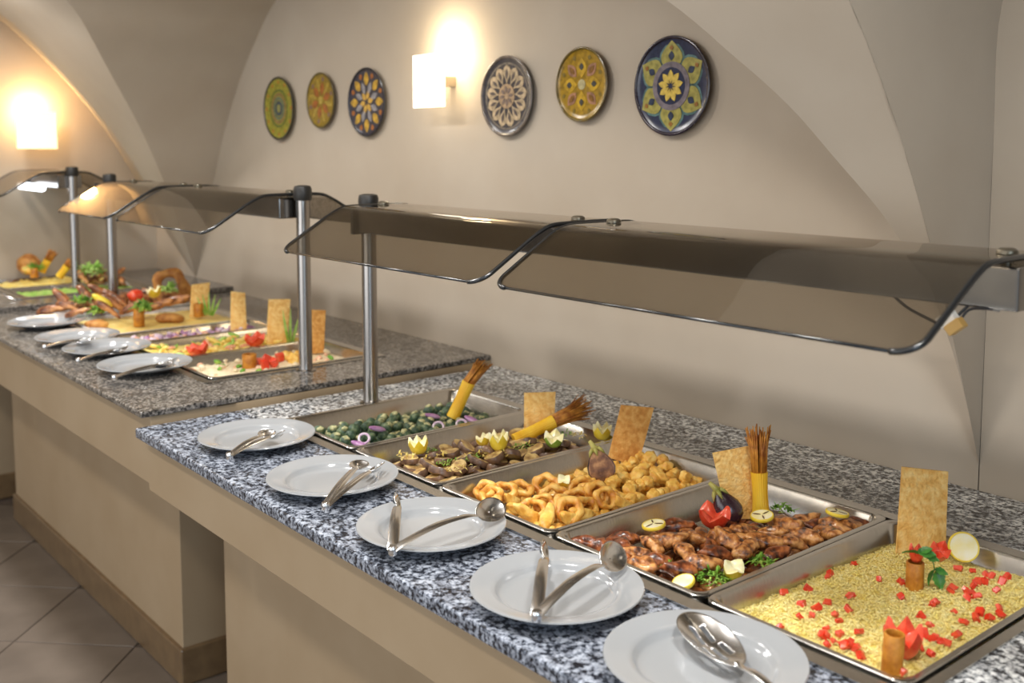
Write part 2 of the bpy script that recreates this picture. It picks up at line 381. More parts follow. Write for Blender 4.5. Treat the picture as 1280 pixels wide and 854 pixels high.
def pan(label, x0, x1, z, y0=.296, y1=.822, group='steel food pans in the near counter', **k):
    return ob('food_pan', pan_mesh('food_pan', x0, x1, y0, y1, z, **k), None, ((x0+x1)/2, (y0+y1)/2, z), label=label, cat='pan', group=group)
PB = [-2.280, -1.955, -1.632, -1.298, -.962, -.632]; ZR = .9085
pan('steel food pan of spinach balls beside the post, holding sliced red onion', PB[0], PB[1], ZR)
pan('steel food pan of grilled aubergine slices with lemon crowns', PB[1], PB[2], ZR)
pan('steel food pan of fried squid rings and golden nuggets', PB[2], PB[3], ZR)
pan('steel food pan of browned grilled chicken pieces', PB[3], PB[4], ZR)
pan('steel food pan of yellow rice with diced tomato', PB[4], PB[5], ZR)

# ================================================================== plates
def plate_mesh(name, r, m):
    prof = [(0,.0035),(.055*r/.13,.0035),(.062*r/.13,.0),(.066*r/.13,0),(.075*r/.13,.004),(.105*r/.13,.0125),(r-.003,.0205),(r,.0225),(r-.001,.0243),(r-.004,.0243),
            (.118*r/.13,.0218),(.100*r/.13,.0188),(.0935*r/.13,.0172),(.0905*r/.13,.0145),(.087*r/.13,.0092),(.083*r/.13,.0072),(.074*r/.13,.0064),(0,.0062)]
    return MB().lathe(prof, 64).mesh(name, m, True, 60)
pme = plate_mesh('dinner_plate', .131, M['plate'])
PL = [(-2.155,.168), (-1.785,.150), (-1.440,.146), (-1.111,.141), (-.828,.141)]
plab = ['white dinner plate with spoon and fork servers, at the spinach ball pan', 'white dinner plate with spoon and fork servers, before the aubergine pan',
        'white dinner plate with open steel tongs, before the squid ring pan', 'white dinner plate with open steel tongs, before the chicken pan', 'white dinner plate carrying the slotted spoon, nearest the rice']
for (x, y), l in zip(PL, plab): ob('dinner_plate', pme, None, (x, y, .9), label=l, cat='plate', group='white plates along the near counter')
ZM = .934
MPL = [(-2.935,.203), (-3.257,.205), (-3.51,.195), (-3.88,.205)]
mlab = ['white dinner plate on middle counter closest to the step, with a fork-ended server', 'white dinner plate on middle counter, second from the step', 'white dinner plate on middle counter, third from the step', 'empty white dinner plate on middle counter, farthest from the step']
for (x, y), l in zip(MPL, mlab): ob('dinner_plate', pme, None, (x, y, ZM), label=l, cat='plate', group='white plates along the middle counter')

# ================================================================== serving utensils
def head_mesh(name, L, W, D, kind, m):
    mb = MB(); nr, ns = (26, 110) if kind != 'spoon' else (12, 48); v = []; f = []
    for i in range(nr+1):
        r = i/nr
        for j in range(ns):
            a = 2*PI*j/ns; x = L/2 + L/2*r*math.cos(a); y = W/2*r*math.sin(a)*(1+.12*math.cos(a)); v.append((x, y, -D*(1-r*r)+D*.0))
    def keep(c):
        x, y = c[0]/L, c[1]/W
        if kind == 'slot':
            for yy, xa, xb in ((-.2,.28,.5),(0,.22,.47),(.2,.28,.5),(-.13,.56,.8),(.10,.54,.82)):
                if abs(y-yy) < .047 and xa < x < xb: return False
        if kind == 'fork':
            for yy in (-.24, 0, .24):
                if abs(y-yy) < .06 and x > .45: return False
        return True
    for i in range(nr):
        for j in range(ns):
            k = (j+1) % ns; q = (i*ns+j, (i+1)*ns+j, (i+1)*ns+k, i*ns+k)
            c = [sum(v[t][d] for t in q)/4 for d in range(3)]
            if keep(c): f.append(q)
    mb.add(v, f); return mb.mesh(name, m, True)
def add_head(t, p, d, roll, L, W, D, kind):
    o = ob({'slot':'slotted_bowl','fork':'fork_head','spoon':'spoon_bowl'}[kind], head_mesh('head', L, W, D, kind, M['steel2']), t, p, rot_to(d, roll))
    s = o.modifiers.new('thickness', 'SOLIDIFY'); s.thickness = .0014
    return o
def tongs(label, pivot, arms, group):
    t = thing('serving_tongs', label, 'tongs', pivot, group=group)
    for (end, lift, kind, roll, L, W) in arms:
        d = end-pivot; n = d.length; dn = d.normalized()
        base = dn*(n-L*.9)
        path = [Vector((0,0,0)), base*.15+Vector((0,0,lift*.5)), base*.5+Vector((0,0,lift)), base*.85+Vector((0,0,lift*.6)), base+Vector((0,0,0))]
        path = spl(path, 5); N = len(path)
        rad = [.0092 if i < N*.5 else .0092-.0027*(i-N*.5)/(N*.5) for i in range(N)]
        a = ob('tong_arm', MB().sweep(path, rad, 8, flat=(1,.28), up=(0,0,1)).mesh('tong_arm', M['steel2'], True, 50), t)
        add_head(a, base, dn, roll, L, W, .008, kind)
    part(MB().lathe([(0,-.008),(.006,-.008),(.0075,-.006),(.0075,.006),(.006,.008),(0,.008)], 14), 'hinge', M['steel2'], t, True, 40)
    return t
G = 'tongs laid on the near plates'
tongs('steel spoon and fork servers on the plate at the spinach balls', pz(287,570,.931), [(pz(338,538,.934), .006, 'spoon', .1, .05, .036), (pz(352,540,.934), .004, 'fork', -.5, .05, .034)], G)
tongs('steel spoon and fork servers on the plate before the aubergine', pz(407,633,.931), [(pz(452,576,.936), .006, 'spoon', .1, .055, .038), (pz(474,580,.936), .004, 'fork', -.5, .055, .036)], G)
tongs('open steel tongs on the plate before the squid rings', pz(491,688,.932), [(pz(498,621,.942), .010, 'spoon', 1.2, .05, .026), (pz(627,632,.945), .012, 'spoon', .8, .066, .044)], G)
tongs('open steel tongs on the plate before the chicken', pz(671,770,.934), [(pz(683,681,.945), .010, 'spoon', 1.2, .055, .026), (pz(777,688,.948), .012, 'spoon', .9, .066, .046)], G)
# slotted spoon on the nearest plate
tip, neck, end = pz(858,765,.936), pz(921,829,.9285), pz(1003,905,.932)
sp = thing('slotted_spoon', 'large steel slotted serving spoon on the nearest plate', 'spoon', neck)
dirb = (tip-neck)
add_head(sp, -dirb.normalized()*.006, dirb, 0, dirb.length+.006, .066, .013, 'slot')
hp = spl([Vector((0,0,.0005)), (end-neck)*.1+Vector((0,0,.001)), (end-neck)*.4+Vector((0,0,.009)), (end-neck)], 6)
ob('handle', MB().sweep(hp, [.0055-.0012*math.sin(PI*min(1,i/10)) + .002*i/len(hp) for i in range(len(hp))], 10, flat=(1,.45)).mesh('handle', M['steel2'], True), sp)
# middle counter servers
Gm = 'servers laid on the middle plates'
tongs('steel servers with a dark fork head on the middle plate by the step', pz(143,472,.965), [(pz(214,454,.968), .004, 'spoon', .1, .075, .05), (pz(219,449,.975), .004, 'fork', -.4, .075, .05)], Gm)
tongs('steel spoon and fork servers on the second middle plate from the step', pz(98,451,.965), [(pz(150,437,.968), .004, 'spoon', .1, .06, .042), (pz(157,434,.972), .004, 'fork', -.4, .06, .04)], Gm)
tongs('steel spoon and fork servers on the third middle plate from the step', pz(56,434,.965), [(pz(112,424,.968), .004, 'spoon', .1, .06, .042), (pz(118,421,.972), .004, 'fork', -.4, .06, .04)], Gm)

# ================================================================== wall dishes
CM = {}
def cm(rgb):
    if rgb not in CM: CM[rgb] = mat('glaze_%d_%d_%d' % rgb, rgb, tuple(int(v*.72) for v in rgb), 70, .22, coat=.15, lo=.3, hi=.7)
    return CM[rgb]
def petal(mb, r0, r1, w, ang, z, h=.0012, pw=1.0, n=7):
    pts = []
    for i in range(n+1):
        t = i/n; pts.append((r0+(r1-r0)*t, w/2*math.sin(PI*t**pw)))
    for i in range(n-1, 0, -1):
        t = i/n; pts.append((r0+(r1-r0)*t, -w/2*math.sin(PI*t**pw)))
    ca, sa = math.cos(ang), math.sin(ang)
    lo = [Vector((x*ca-y*sa, x*sa+y*ca, z)) for x, y in pts]; hi = [p+Vector((0,0,h)) for p in lo]
    mb.loft([lo, hi], True, False, True)
def ring(mb, r0, r1, z, h=.0012, n=48):
    if r0 <= 0: mb.lathe([(r1,z),(r1,z+h),(0,z+h)], n)
    else: mb.lathe([(r1,z),(r1,z+h),(r0,z+h),(r0,z)], n)
def dish(label, px, r, base, rim, rows):
    loc = Vector((px[0], WY-.001, px[1]))
    t = thing('wall_dish', label, 'wall plate', loc, (PI/2, 0, 0), 'glazed dishes on the vault wall')
    body = MB().lathe([(0,.003),(r*.5,.003),(r*.55,0),(r*.6,0),(r*.65,.004),(r-.004,.016),(r-.001,.019),(r*.96,.0185),(r*.93,.0165),(r*.8,.0150),(0,.0145)], 56)
    part(body, 'dish_body', cm(base), t, True, 50)
    part(MB().lathe([(r,.0165),(r+.001,.019),(r-.002,.021),(r*.945,.0195),(r*.935,.0165)], 56), 'dish_rim', cm(rim), t, True, 60)
    for kind, col, args in rows:
        m = MB()
        if kind == 'ring': ring(m, *args)
        else:
            n, r0, r1, w_, a0, z, pw = args
            petal(m, r0, r1, w_, 0, z, pw=pw)
            me = m.mesh('painted_petal', cm(col), False)
            for k in range(n): ob('painted_petal', me, t, (0,0,0), (0,0,a0+2*PI*k/n))
            continue
        part(m, 'painted_ring', cm(col), t)
    return t
Z = .0147
dish('green and yellow ringed glazed dish, leftmost on the wall', (-3.818,1.725), .125, (158,150,48), (60,58,48), [
    ('petal',(182,120,40),(12,.095,.115,.016,0,Z,1)), ('ring',(96,112,48),(.068,.076,Z)), ('ring',(150,120,70),(.05,.062,Z)), ('ring',(110,122,96),(.034,.046,Z)), ('ring',(70,84,92),(.016,.030,Z)), ('ring',(150,148,90),(0,.012,Z))])
dish('small olive-gold glazed dish, second from left on the wall', (-3.481,1.746), .103, (150,122,34), (96,82,34), [
    ('petal',(164,96,40),(6,.02,.07,.03,.3,Z,1)), ('petal',(176,148,58),(6,.03,.088,.02,.82,Z,1)), ('petal',(120,92,84),(6,.07,.09,.018,.3,Z,1)), ('ring',(186,160,70),(0,.014,Z))])
dish('dark blue glazed dish with scattered gold petals, left of the lamp', (-3.16,1.729), .120, (52,50,62), (34,34,44), [
    ('petal',(196,154,52),(8,.058,.108,.03,0,Z,.8)), ('petal',(150,146,148),(8,.03,.075,.022,.39,Z,1)), ('petal',(208,164,70),(6,.008,.042,.02,.2,Z,1)), ('petal',(176,104,44),(8,.085,.108,.018,.39,Z,1))])
dish('grey and cream glazed dish with radial petals, right of the lamp', (-2.386,1.722), .118, (66,62,66), (110,98,88), [
    ('ring',(122,112,100),(.093,.109,Z-.0005)), ('petal',(186,164,132),(13,.034,.093,.036,.1,Z,1.7)), ('petal',(96,86,84),(13,.05,.08,.010,.1,Z+.0012,1)), ('ring',(178,150,118),(0,.036,Z)), ('petal',(120,104,96),(8,.008,.03,.011,.1,Z+.0012,1))])
dish('mustard yellow glazed dish with four eye motifs', (-2.066,1.742), .1, (164,128,28), (108,88,30), [
    ('petal',(198,158,40),(4,.018,.072,.038,0,Z,1)), ('petal',(74,72,66),(4,.038,.058,.016,0,Z+.0012,1)), ('petal',(168,122,92),(4,.03,.078,.03,.785,Z,1)), ('petal',(140,96,40),(4,.04,.068,.014,.785,Z+.0012,1)), ('petal',(120,100,40),(8,.07,.084,.012,.39,Z,1)), ('ring',(188,176,130),(0,.014,Z))])
dish('large navy glazed dish with six-pointed yellow flower, rightmost on wall', (-1.744,1.724), .1225, (44,50,76), (40,28,44), [
    ('petal',(96,128,126),(6,.034,.118,.082,PI/2,Z-.0004,.85)), ('petal',(168,158,84),(6,.036,.112,.070,PI/2,Z+.0008,.85)), ('petal',(52,62,84),(6,.062,.086,.018,PI/2,Z+.002,1)), ('petal',(176,120,60),(6,.088,.100,.012,PI/2,Z+.002,1)),
    ('ring',(128,118,124),(.046,.060,Z+.0022)), ('ring',(40,46,74),(0,.046,Z+.0022)), ('petal',(216,186,88),(9,.006,.040,.017,PI/2,Z+.0036,1.2))])

# ================================================================== wall lamps
M['lampglass'] = mat('lamp_frosted_glass', (255,250,240), None, rough=.5, emit=(255,244,222), estr=2.2)
M['lampglass2'] = mat('lamp_frosted_glass_warm', (255,240,215), None, rough=.5, emit=(255,222,160), estr=1.1)
M['brass'] = mat('lamp_bracket', (176,166,150), None, rough=.3, metal=.8)
def sconce(label, loc, rotz, hw, hh, color, power, m):
    # local: wall in the x-z plane at y=0, lamp faces -y
    t = thing('wall_lamp', label, 'lamp', loc, (0,0,rotz), 'flat square wall lamps')
    bm = bbox_mesh('glass_shade', m, -hw, hw, -.098, -.090, -hh, hh, .002)
    ob('glass_shade', bm, t)
    ob('wall_bracket', bbox_mesh('wall_bracket', M['brass'], -.016, .016, -.09, 0, -.016, .016, .002), t)
    part(MB().lathe([(.0,-.03),(.012,-.026),(.016,-.01),(.014,.01),(.008,.026),(0,.03)], 14), 'bulb', mat('bulb_glow', (255,240,210), None, emit=(255,226,170), estr=18.0), t, True, loc=(0,-.055,.05))
    l = bpy.data.lights.new('wall_lamp_light', 'POINT'); l.energy = power; l.color = color; l.shadow_soft_size = .05
    lo = bpy.data.objects.new('wall_lamp_light', l); COL.objects.link(lo); lo.parent = t; lo.location = (0,-.055,.095)
    return t
c = py(536,101,WY-.094)
sconce('square white glass wall lamp glowing between the wall dishes', (c.x, WY, c.z), 0, .082, .082, (1.0,.84,.58), 4.6, M['lampglass'])
c = px_(46,163,XE+.094)
sconce('square warm glass wall lamp on the left end wall', (XE, c.y, c.z), PI/2, .088, .085, (1.0,.64,.28), 6.5, M['lampglass2'])

# ================================================================== food materials
M['rice'] = mat('rice', (242,220,118), (252,240,176), 90, .45, sss=.1, lo=.3, hi=.7)
M['tomato'] = mat('tomato', (214,48,26), (226,86,52), 60, .25, coat=.3, sss=.1)
M['tomato_flesh'] = mat('tomato_flesh', (220,66,40), (234,104,74), 60, .3, coat=.2)
M['chicken'] = mat('chicken', (62,30,16), (224,164,98), 78, .32, coat=.4, c3=(172,106,52), lo=.36, hi=.64, bump=.7, bscale=130, detail=6)
M['chicken_dark'] = mat('chicken_dark', (44,22,16), (186,112,62), 70, .3, coat=.45, c3=(122,62,32), lo=.36, hi=.66, bump=.5, bscale=110, detail=6)
M['fried'] = mat('fried_gold', (222,158,60), (250,220,134), 45, .42, bump=.6, bscale=160, c3=(242,194,92), coat=.15)
M['squid'] = mat('fried_squid', (196,118,36), (248,204,112), 44, .4, bump=.8, bscale=120, c3=(234,170,72), coat=.2)
M['aub'] = mat('aubergine_flesh', (140,106,64), (222,196,134), 60, .45, bump=.4, bscale=140, c3=(184,150,94), coat=.15)
M['aub_skin'] = mat('aubergine_skin', (70,50,44), (136,104,80), 50, .35, coat=.3)
M['spin'] = mat('spinach_ball', (36,58,46), (112,128,92), 75, .5, bump=.5, bscale=130, c3=(62,88,64))
M['spin_top'] = mat('spinach_ball_top', (206,198,150), (128,136,92), 150, .55)
M['onion'] = mat('red_onion', (134,70,134), (198,160,196), 40, .3, coat=.3)
M['onion_pale'] = mat('onion_pale', (226,214,222), (186,150,186), 60, .35)
M['cracker'] = mat('cracker', (230,176,92), (252,216,142), 80, .7, bump=1.0, bscale=150, c3=(244,198,116))
M['cracker_dark'] = mat('cracker_toasted', (200,136,58), (230,178,100), 80, .7, bump=.9, bscale=130, c3=(216,156,76))
M['pasta'] = mat('pasta_bundle', (232,172,20), (246,204,60), 30, .4, stretch=(1,1,.2))
M['pasta_tip'] = mat('pasta_toasted', (150,82,20), (214,148,56), 60, .5)
M['tubep'] = mat('fried_roll', (166,98,20), (206,140,48), 60, .45, bump=.3, bscale=120)
M['lemon'] = mat('lemon_rind', (236,204,48), (246,222,84), 60, .35, bump=.2, bscale=200)
M['pulp'] = mat('lemon_pulp', (248,238,168), (254,250,222), 45, .3, sss=.1, coat=.3)
M['char'] = mat('grill_mark', (92,62,32), None, rough=.6)
M['lime'] = mat('lime_rind', (140,178,60), (170,200,84), 60, .35)
M['green'] = mat('lettuce', (84,142,40), (176,206,96), 40, .4, sss=.1, c3=(124,176,60))
M['mint'] = mat('mint_leaf', (38,98,34), (84,150,60), 60, .38)
M['stem'] = mat('aubergine_stem', (132,136,60), (176,166,90), 50, .5)
M['aub_black'] = mat('aubergine_whole', (40,24,34), (74,46,52), 20, .22, coat=.5)
M['aub_cut'] = mat('aubergine_cut', (98,62,42), (186,138,92), 55, .5, c3=(140,96,62), bump=.4, bscale=90)
M['mash'] = mat('yellow_mash', (240,208,112), (250,228,150), 30, .4)
M['salad'] = mat('grain_salad', (226,204,164), (240,228,200), 80, .5)
M['meat'] = mat('roast_meat', (86,46,28), (210,150,92), 38, .38, coat=.3, c3=(158,98,56))
M['bread'] = mat('bread_crust', (160,96,36), (204,148,76), 40, .6, bump=.4, bscale=80)
M['leek'] = mat('leek_green', (126,186,60), (196,220,130), 40, .35)
M['yellow_veg'] = mat('yellow_vegetable', (238,206,96), (250,232,150), 40, .35)
M['pink_veg'] = mat('pink_vegetable', (222,150,110), (244,208,180), 40, .35)

def dep(P): return (P-CAM).dot(FW)
def at(x, y, d): return CAM + ray(x, y)*d
def inset_pan(i): return PB[i]+.03, PB[i+1]-.03, .325, .793
FLOORP = .8465

# ---- repeated helpers for garnishes
def cracker(label, quad, d, m='cracker', lean=0.0):
    # quad: pixel corners (bl, br, tr, tl) of a flat crispbread standing at distance d
    P = [at(x, y, d + (lean if k > 1 else 0)) for k, (x, y) in enumerate(quad)]
    base = (P[0]+P[1])/2; nrm = (P[1]-P[0]).cross(P[3]-P[0]).normalized()
    n = 14; m_ = MB(); front = []; back = []
    for j in range(n+1):
        for i in range(n+1):
            u, v = i/n, j/n
            p = P[0].lerp(P[1], u).lerp(P[3].lerp(P[2], u), v) - base
            e = .0014*noise.noise(p*120) + .003*math.sin(u*2.3+v*1.7)
            front.append(p + nrm*(.0022+e)); back.append(p + nrm*(-.0022+e))
    N = (n+1)**2; f = []
    for j in range(n):
        for i in range(n):
            a = j*(n+1)+i; f.append((a, a+1, a+n+2, a+n+1)); f.append((N+a+n+1, N+a+n+2, N+a+1, N+a))
    rim = [i for i in range(n+1)] + [j*(n+1)+n for j in range(1, n+1)] + [n*(n+1)+i for i in range(n-1, -1, -1)] + [j*(n+1) for j in range(n-1, 0, -1)]
    for a, b in zip(rim, rim[1:]+rim[:1]): f.append((b, a, N+a, N+b))
    m_.add(front+back, f)
    return ob('crispbread', m_.mesh('crispbread', M[m], True, 60), None, base, label=label, cat='crispbread', group='crispbread sheets standing in the food')
def crown(name, label, cat, loc, r, h, n, rind, flesh, rot=(0,0,0), group=None, depth=.66):
    t = thing(name, label, cat, loc, rot, group); K = n*6
    def ringz(fr, z, amp):
        out = []
        for j in range(K):
            a = 2*PI*j/K; s = abs(((j/6) % 1)*2-1)      # 0..1 zigzag
            out.append(Vector((r*fr*math.cos(a), r*fr*math.sin(a), z+amp*(1-2*s)*h)))
        return out
    outer = [ringz(.15, 0, 0), ringz(.55, h*.05, 0), ringz(.85, h*.25, 0), ringz(1.0, h*.55, 0), ringz(1.06, h*.80, .22)]
    part(MB().loft(outer, True, True, False), 'rind', rind, t, True, 60)
    inner = [ringz(1.06, h*.80, .22), ringz(.86, h*.80, .22), ringz(.6, h*.70, .10), ringz(.05, h*depth, 0)]
    part(MB().loft(inner, True, False, True), 'flesh', flesh, t, True, 60)
    return t
def lemon_slice(label, loc, r, rot, charred=False, group='lemon slices'):
    t = thing('lemon_slice', label, 'lemon', loc, rot, group)
    h = .006
    part(MB().lathe([(0,0),(r*.96,0),(r,.0012),(r,h-.0012),(r*.96,h),(r*.88,h)], 30), 'rind', M['lemon'], t, True, 50)
    m = MB().lathe([(r*.89,h-.0004),(0,h-.0004)], 30); part(m, 'pulp', M['pulp'], t)
    if charred:
        m = MB()
        for k in range(3): petal(m, r*.1, r*.84, r*.13, k*2.1+.4, h-.0002, .0008)
        part(m, 'grill_mark', M['char'], t)
    return t
def bundle(label, p0, p1, p2, r, fan=1.0):
    t = thing('spaghetti_bundle', label, 'pasta', p0, group='tied spaghetti bundles')
    a = p1-p0; n = 44; ax = a.normalized(); s = ax.cross(Vector((0,1,.3))).normalized(); c = ax.cross(s)
    rings = []
    for k in range(7):
        q = a*(k/6); rings.append([q + (s*math.cos(2*PI*j/n)+c*math.sin(2*PI*j/n))*r*(1+.07*(j % 2))*(1.05-.12*math.sin(PI*k/6)) for j in range(n)])
    part(MB().loft(rings, True, True, True), 'yellow_base', M['pasta'], t, True, 50)
    st = MB(); R = random.Random(3); ax2 = (p2-p1).normalized(); ln = (p2-p1).length
    for k in range(80):
        ang = R.random()*2*PI; rr = r*math.sqrt(R.random())
        o = (s*math.cos(ang)+c*math.sin(ang))
        b0 = a*.97 + o*rr; b1 = b0 + (p2-p1)*.5*R.uniform(.9,1.1) + o*rr*.25*fan; b2 = b0 + (p2-p1)*R.uniform(.78,1.08) + o*rr*R.uniform(.2,1.5)*fan
        st.sweep([b0, b1, b2], [r*.15, r*.14, r*.07], 4)
    part(st, 'toasted_strands', M['pasta_tip'], t, True)
    return t
def roll(label, loc, r, h, group='fried pastry rolls', tilt=(0,0,0)):
    return ob('pastry_roll', MB().lathe([(r*.80,.004),(r*.95,0),(r,.002),(r,h-.001),(r*.95,h),(r*.82,h),(r*.80,h-.002),(r*.80,.004)], 22).mesh('pastry_roll', M['tubep'], True, 50), None, loc, tilt, label=label, cat='pastry roll', group=group)
def shreds(name, label, center, rx, ry, hz, count, m, seed, size=.012):
    R = random.Random(seed); mb = MB()
    for k in range(count):
        a = R.random()*2*PI; q = math.sqrt(R.random()); p = Vector((rx*q*math.cos(a), ry*q*math.sin(a), hz*(1-q*q)*R.random()))
        d = Vector((R.uniform(-1,1), R.uniform(-1,1), R.uniform(-.2,.7))).normalized()*size*R.uniform(.6,1.4)
        mb.sweep([p, p+d*.5+Vector((0,0,size*.3*R.random())), p+d], [size*.14, size*.2, size*.08], 4, flat=(1,.25))
    return ob(name, mb.mesh(name, m, True), None, center, label=label, cat='greens', kind='stuff')
def leaf_mesh(name, L, W, m):
    v = []; f = []; n = 8
    for i in range(n+1):
        t = i/n; w_ = W*math.sin(PI*t**.8)*.5+.0004
        for j, s in enumerate((-1,-.5,0,.5,1)):
            v.append((L*t, s*w_*(1+.12*math.sin(t*22)), .12*W*abs(s) - .35*L*(t-.4)**2 + .01*W*math.sin(t*9)))
    for i in range(n):
        for j in range(4):
            a = i*5+j; f.append((a, a+5, a+6, a+1))
    return MB().add(v, f).mesh(name, m, True)
LEAF = leaf_mesh('leaf', .024, .015, M['mint'])

# ================================================================== rice pan
x0, x1, y0, y1 = PB[4]+.018, PB[5]-.018, .313, .806
def zr(x, y):
    u = (x-x0)/(x1-x0); v = (y-y0)/(y1-y0)
    e = min(u, 1-u, v, 1-v)
    return .874 + .016*min(1, max(0, e)*6) + .012*u - .006*v + .005*noise.noise(Vector((x*22, y*22, 0)))
nx, ny = 46, 72
V = [(x0+(x1-x0)*i/nx, y0+(y1-y0)*j/ny, zr(x0+(x1-x0)*i/nx, y0+(y1-y0)*j/ny)) for j in range(ny+1) for i in range(nx+1)]
Fc = [(j*(nx+1)+i, j*(nx+1)+i+1, (j+1)*(nx+1)+i+1, (j+1)*(nx+1)+i) for j in range(ny) for i in range(nx)]
base = len(V)
R = random.Random(5)
for k in range(17000):
    x = R.uniform(x0+.002, x1-.002); y = R.uniform(y0+.002, y1-.002); z = zr(x, y) + R.uniform(0, .0045)
    a = R.random()*2*PI; el = R.uniform(-.45,.45); L = R.uniform(.0032,.0044); wd = .0011
    d = (math.cos(a)*math.cos(el), math.sin(a)*math.cos(el), math.sin(el)); s = (-math.sin(a), math.cos(a), 0); n_ = (-math.cos(a)*math.sin(el), -math.sin(a)*math.sin(el), math.cos(el))
    P0 = (x, y, z); o = len(V)
    V.append(tuple(P0[q]-d[q]*L for q in range(3))); V.append(tuple(P0[q]+d[q]*L for q in range(3)))
    for ss, nn in ((1,0),(0,1),(-1,0),(0,-1)): V.append(tuple(P0[q]+(s[q]*ss+n_[q]*nn)*wd for q in range(3)))
    for q in range(4):
        A_, B_ = o+2+q, o+2+(q+1) % 4; Fc.append((o, B_, A_)); Fc.append((o+1, A_, B_))
mbr = MB(); mbr.v = V; mbr.f = Fc
ob('rice', mbr.mesh('rice', M['rice'], True), None, label='fluffy yellow rice filling the nearest steel pan', cat='rice', kind='stuff')
def dice(seed, m):
    me = bbox_mesh('tomato_dice', m, -.0055, .0055, -.0045, .0045, -.0035, .0035, .0012, 1); RR = random.Random(seed)
    for v in me.vertices:
        k = Vector((round(v.co.x*300), round(v.co.y*300), round(v.co.z*300)))
        v.co += Vector((noise.noise(k*.9+Vector((seed*3.3,0,0))), noise.noise(k*.9+Vector((0,seed*2.1,0))), noise.noise(k*.9+Vector((0,0,seed*1.7)))))*.0028
    return me
dm = [dice(s, M['tomato' if s % 3 else 'tomato_flesh']) for s in range(6)]
DC = [(533,240),(727,257),(805,262),(368,300),(458,293),(628,316),(613,318),(813,325),(432,350),(531,345),(490,368),(610,372),(472,390),(425,398),(575,415),(560,388),(528,441),(650,455),(578,462),(520,475),(350,445),(555,492),(590,505),(620,510),(640,520),(530,512),(655,550),(600,522),(612,500),(630,190),(1030,215),(1085,225),(1110,262),(1155,248),(1195,268),(1215,245),(1135,240),(1085,285),(1075,310),(1100,322),(1175,298),(1000,300),(1010,290),(940,345),(930,355),(1015,385),(1050,415),(890,395),(922,428),(1110,380),(1150,405),(1185,365),(1190,392),(1097,402),(1145,485),(930,480),(960,488),(945,470),(1020,470),(900,465),(985,500),(925,540),(890,522),(815,605),(1060,300),(1070,328),(1100,270),(1130,268),(540,230),(520,470),(815,268),(1225,210)]
for k, (cx, cy) in enumerate(DC):
    p = pz(860+cx/3.048, 640+cy/3.048, .897); p = pz(860+cx/3.048, 640+cy/3.048, zr(p.x, p.y)+.006)
    if not (x0+.004 < p.x < x1-.004): continue
    s = R.uniform(.75,1.35)
    ob('tomato_dice', dm[k % 6], None, (p.x, p.y, zr(p.x, p.y)+.006), (R.uniform(-1,1), R.uniform(-1,1), R.uniform(0,6)), s, 'small red tomato dice scattered over the yellow rice', 'tomato', 'tomato dice on the rice')
pb = pz(1150,697,.882); d0 = dep(pb)
cracker('tall crispbread sheet standing upright at the back of the yellow rice', [(1119,700),(1180,700),(1185.5,590),(1126.5,583)], d0)
lem = pz(1204,706,.888)
nrm = (CAM-lem).normalized(); nrm = (nrm+Vector((.25,0,.1))).normalized()
lemon_slice('pale lemon slice standing on edge at the back of the rice', at(1204,684,dep(lem)), .0245, (nrm.to_track_quat('Z','Y')).to_euler())
p = pz(1114,838,.894); roll('hollow golden pastry roll in front of a tomato crown in the rice', (p.x, p.y, zr(p.x,p.y)-.004), .0135, .060, tilt=(0,.05,0))
q = pz(1124,826,.894); crown('carved_tomato', 'red tomato cut into a crown behind the front pastry roll', 'tomato', (q.x-.002, q.y+.012, zr(q.x,q.y)), .024, .046, 6, M['tomato'], M['tomato_flesh'], (.1,0,.3), 'tomato crowns')
p2_ = pz(1143,736,.894); roll('hollow golden pastry roll topped with mint and tomato in the rice', (p2_.x, p2_.y, zr(p2_.x,p2_.y)-.004), .0135, .047)
tp = Vector((p2_.x, p2_.y, zr(p2_.x,p2_.y)+.040))
crown('carved_tomato', 'small pointed tomato crown on top of the mint-topped roll', 'tomato', tp+Vector((0,0,.003)), .011, .026, 5, M['tomato'], M['tomato_flesh'], (0,.1,0), 'tomato crowns')
dd = dep(tp)
crown('carved_tomato', 'tomato crown lying beside lemon slice behind the mint-topped roll', 'tomato', at(1172,697,dd+.03), .014, .030, 5, M['tomato'], M['tomato_flesh'], (.5,.5,0), 'tomato crowns')
def sprig(label, spots, dd):
    t = thing('mint_sprig', label, 'mint', at(*spots[0][:2], dd), group='mint sprigs')
    for (x, y, ang, L) in spots:
        d = RT*math.cos(ang) + UPV*math.sin(ang)*.8 + Vector((0,0,.1)) - FW*.15
        ob('leaf', LEAF, t, at(x, y, dd)-t.location, rot_to(d, .6), L)
    a, b = at(*spots[0][:2], dd), at(*spots[-1][:2], dd)
    ob('stem', MB().sweep([a-t.location, (a+b)/2-t.location+Vector((0,0,.003)), b-t.location], .0009, 5).mesh('stem', M['mint'], True), t)
sprig('green mint sprig draped over the pastry roll top', [(1148,692,PI*.97,1.15),(1146,690,-.25,1.2),(1150,690,.3,.8),(1155,694,-.5,1.0)], dd-.018)
sprig('green mint sprig hanging beside the pastry roll on the rice', [(1168,712,-PI*.62,1.1),(1168,712,-.5,.9),(1170,713,-PI*.45,1.25),(1166,703,PI*.6,.5)], dd-.005)

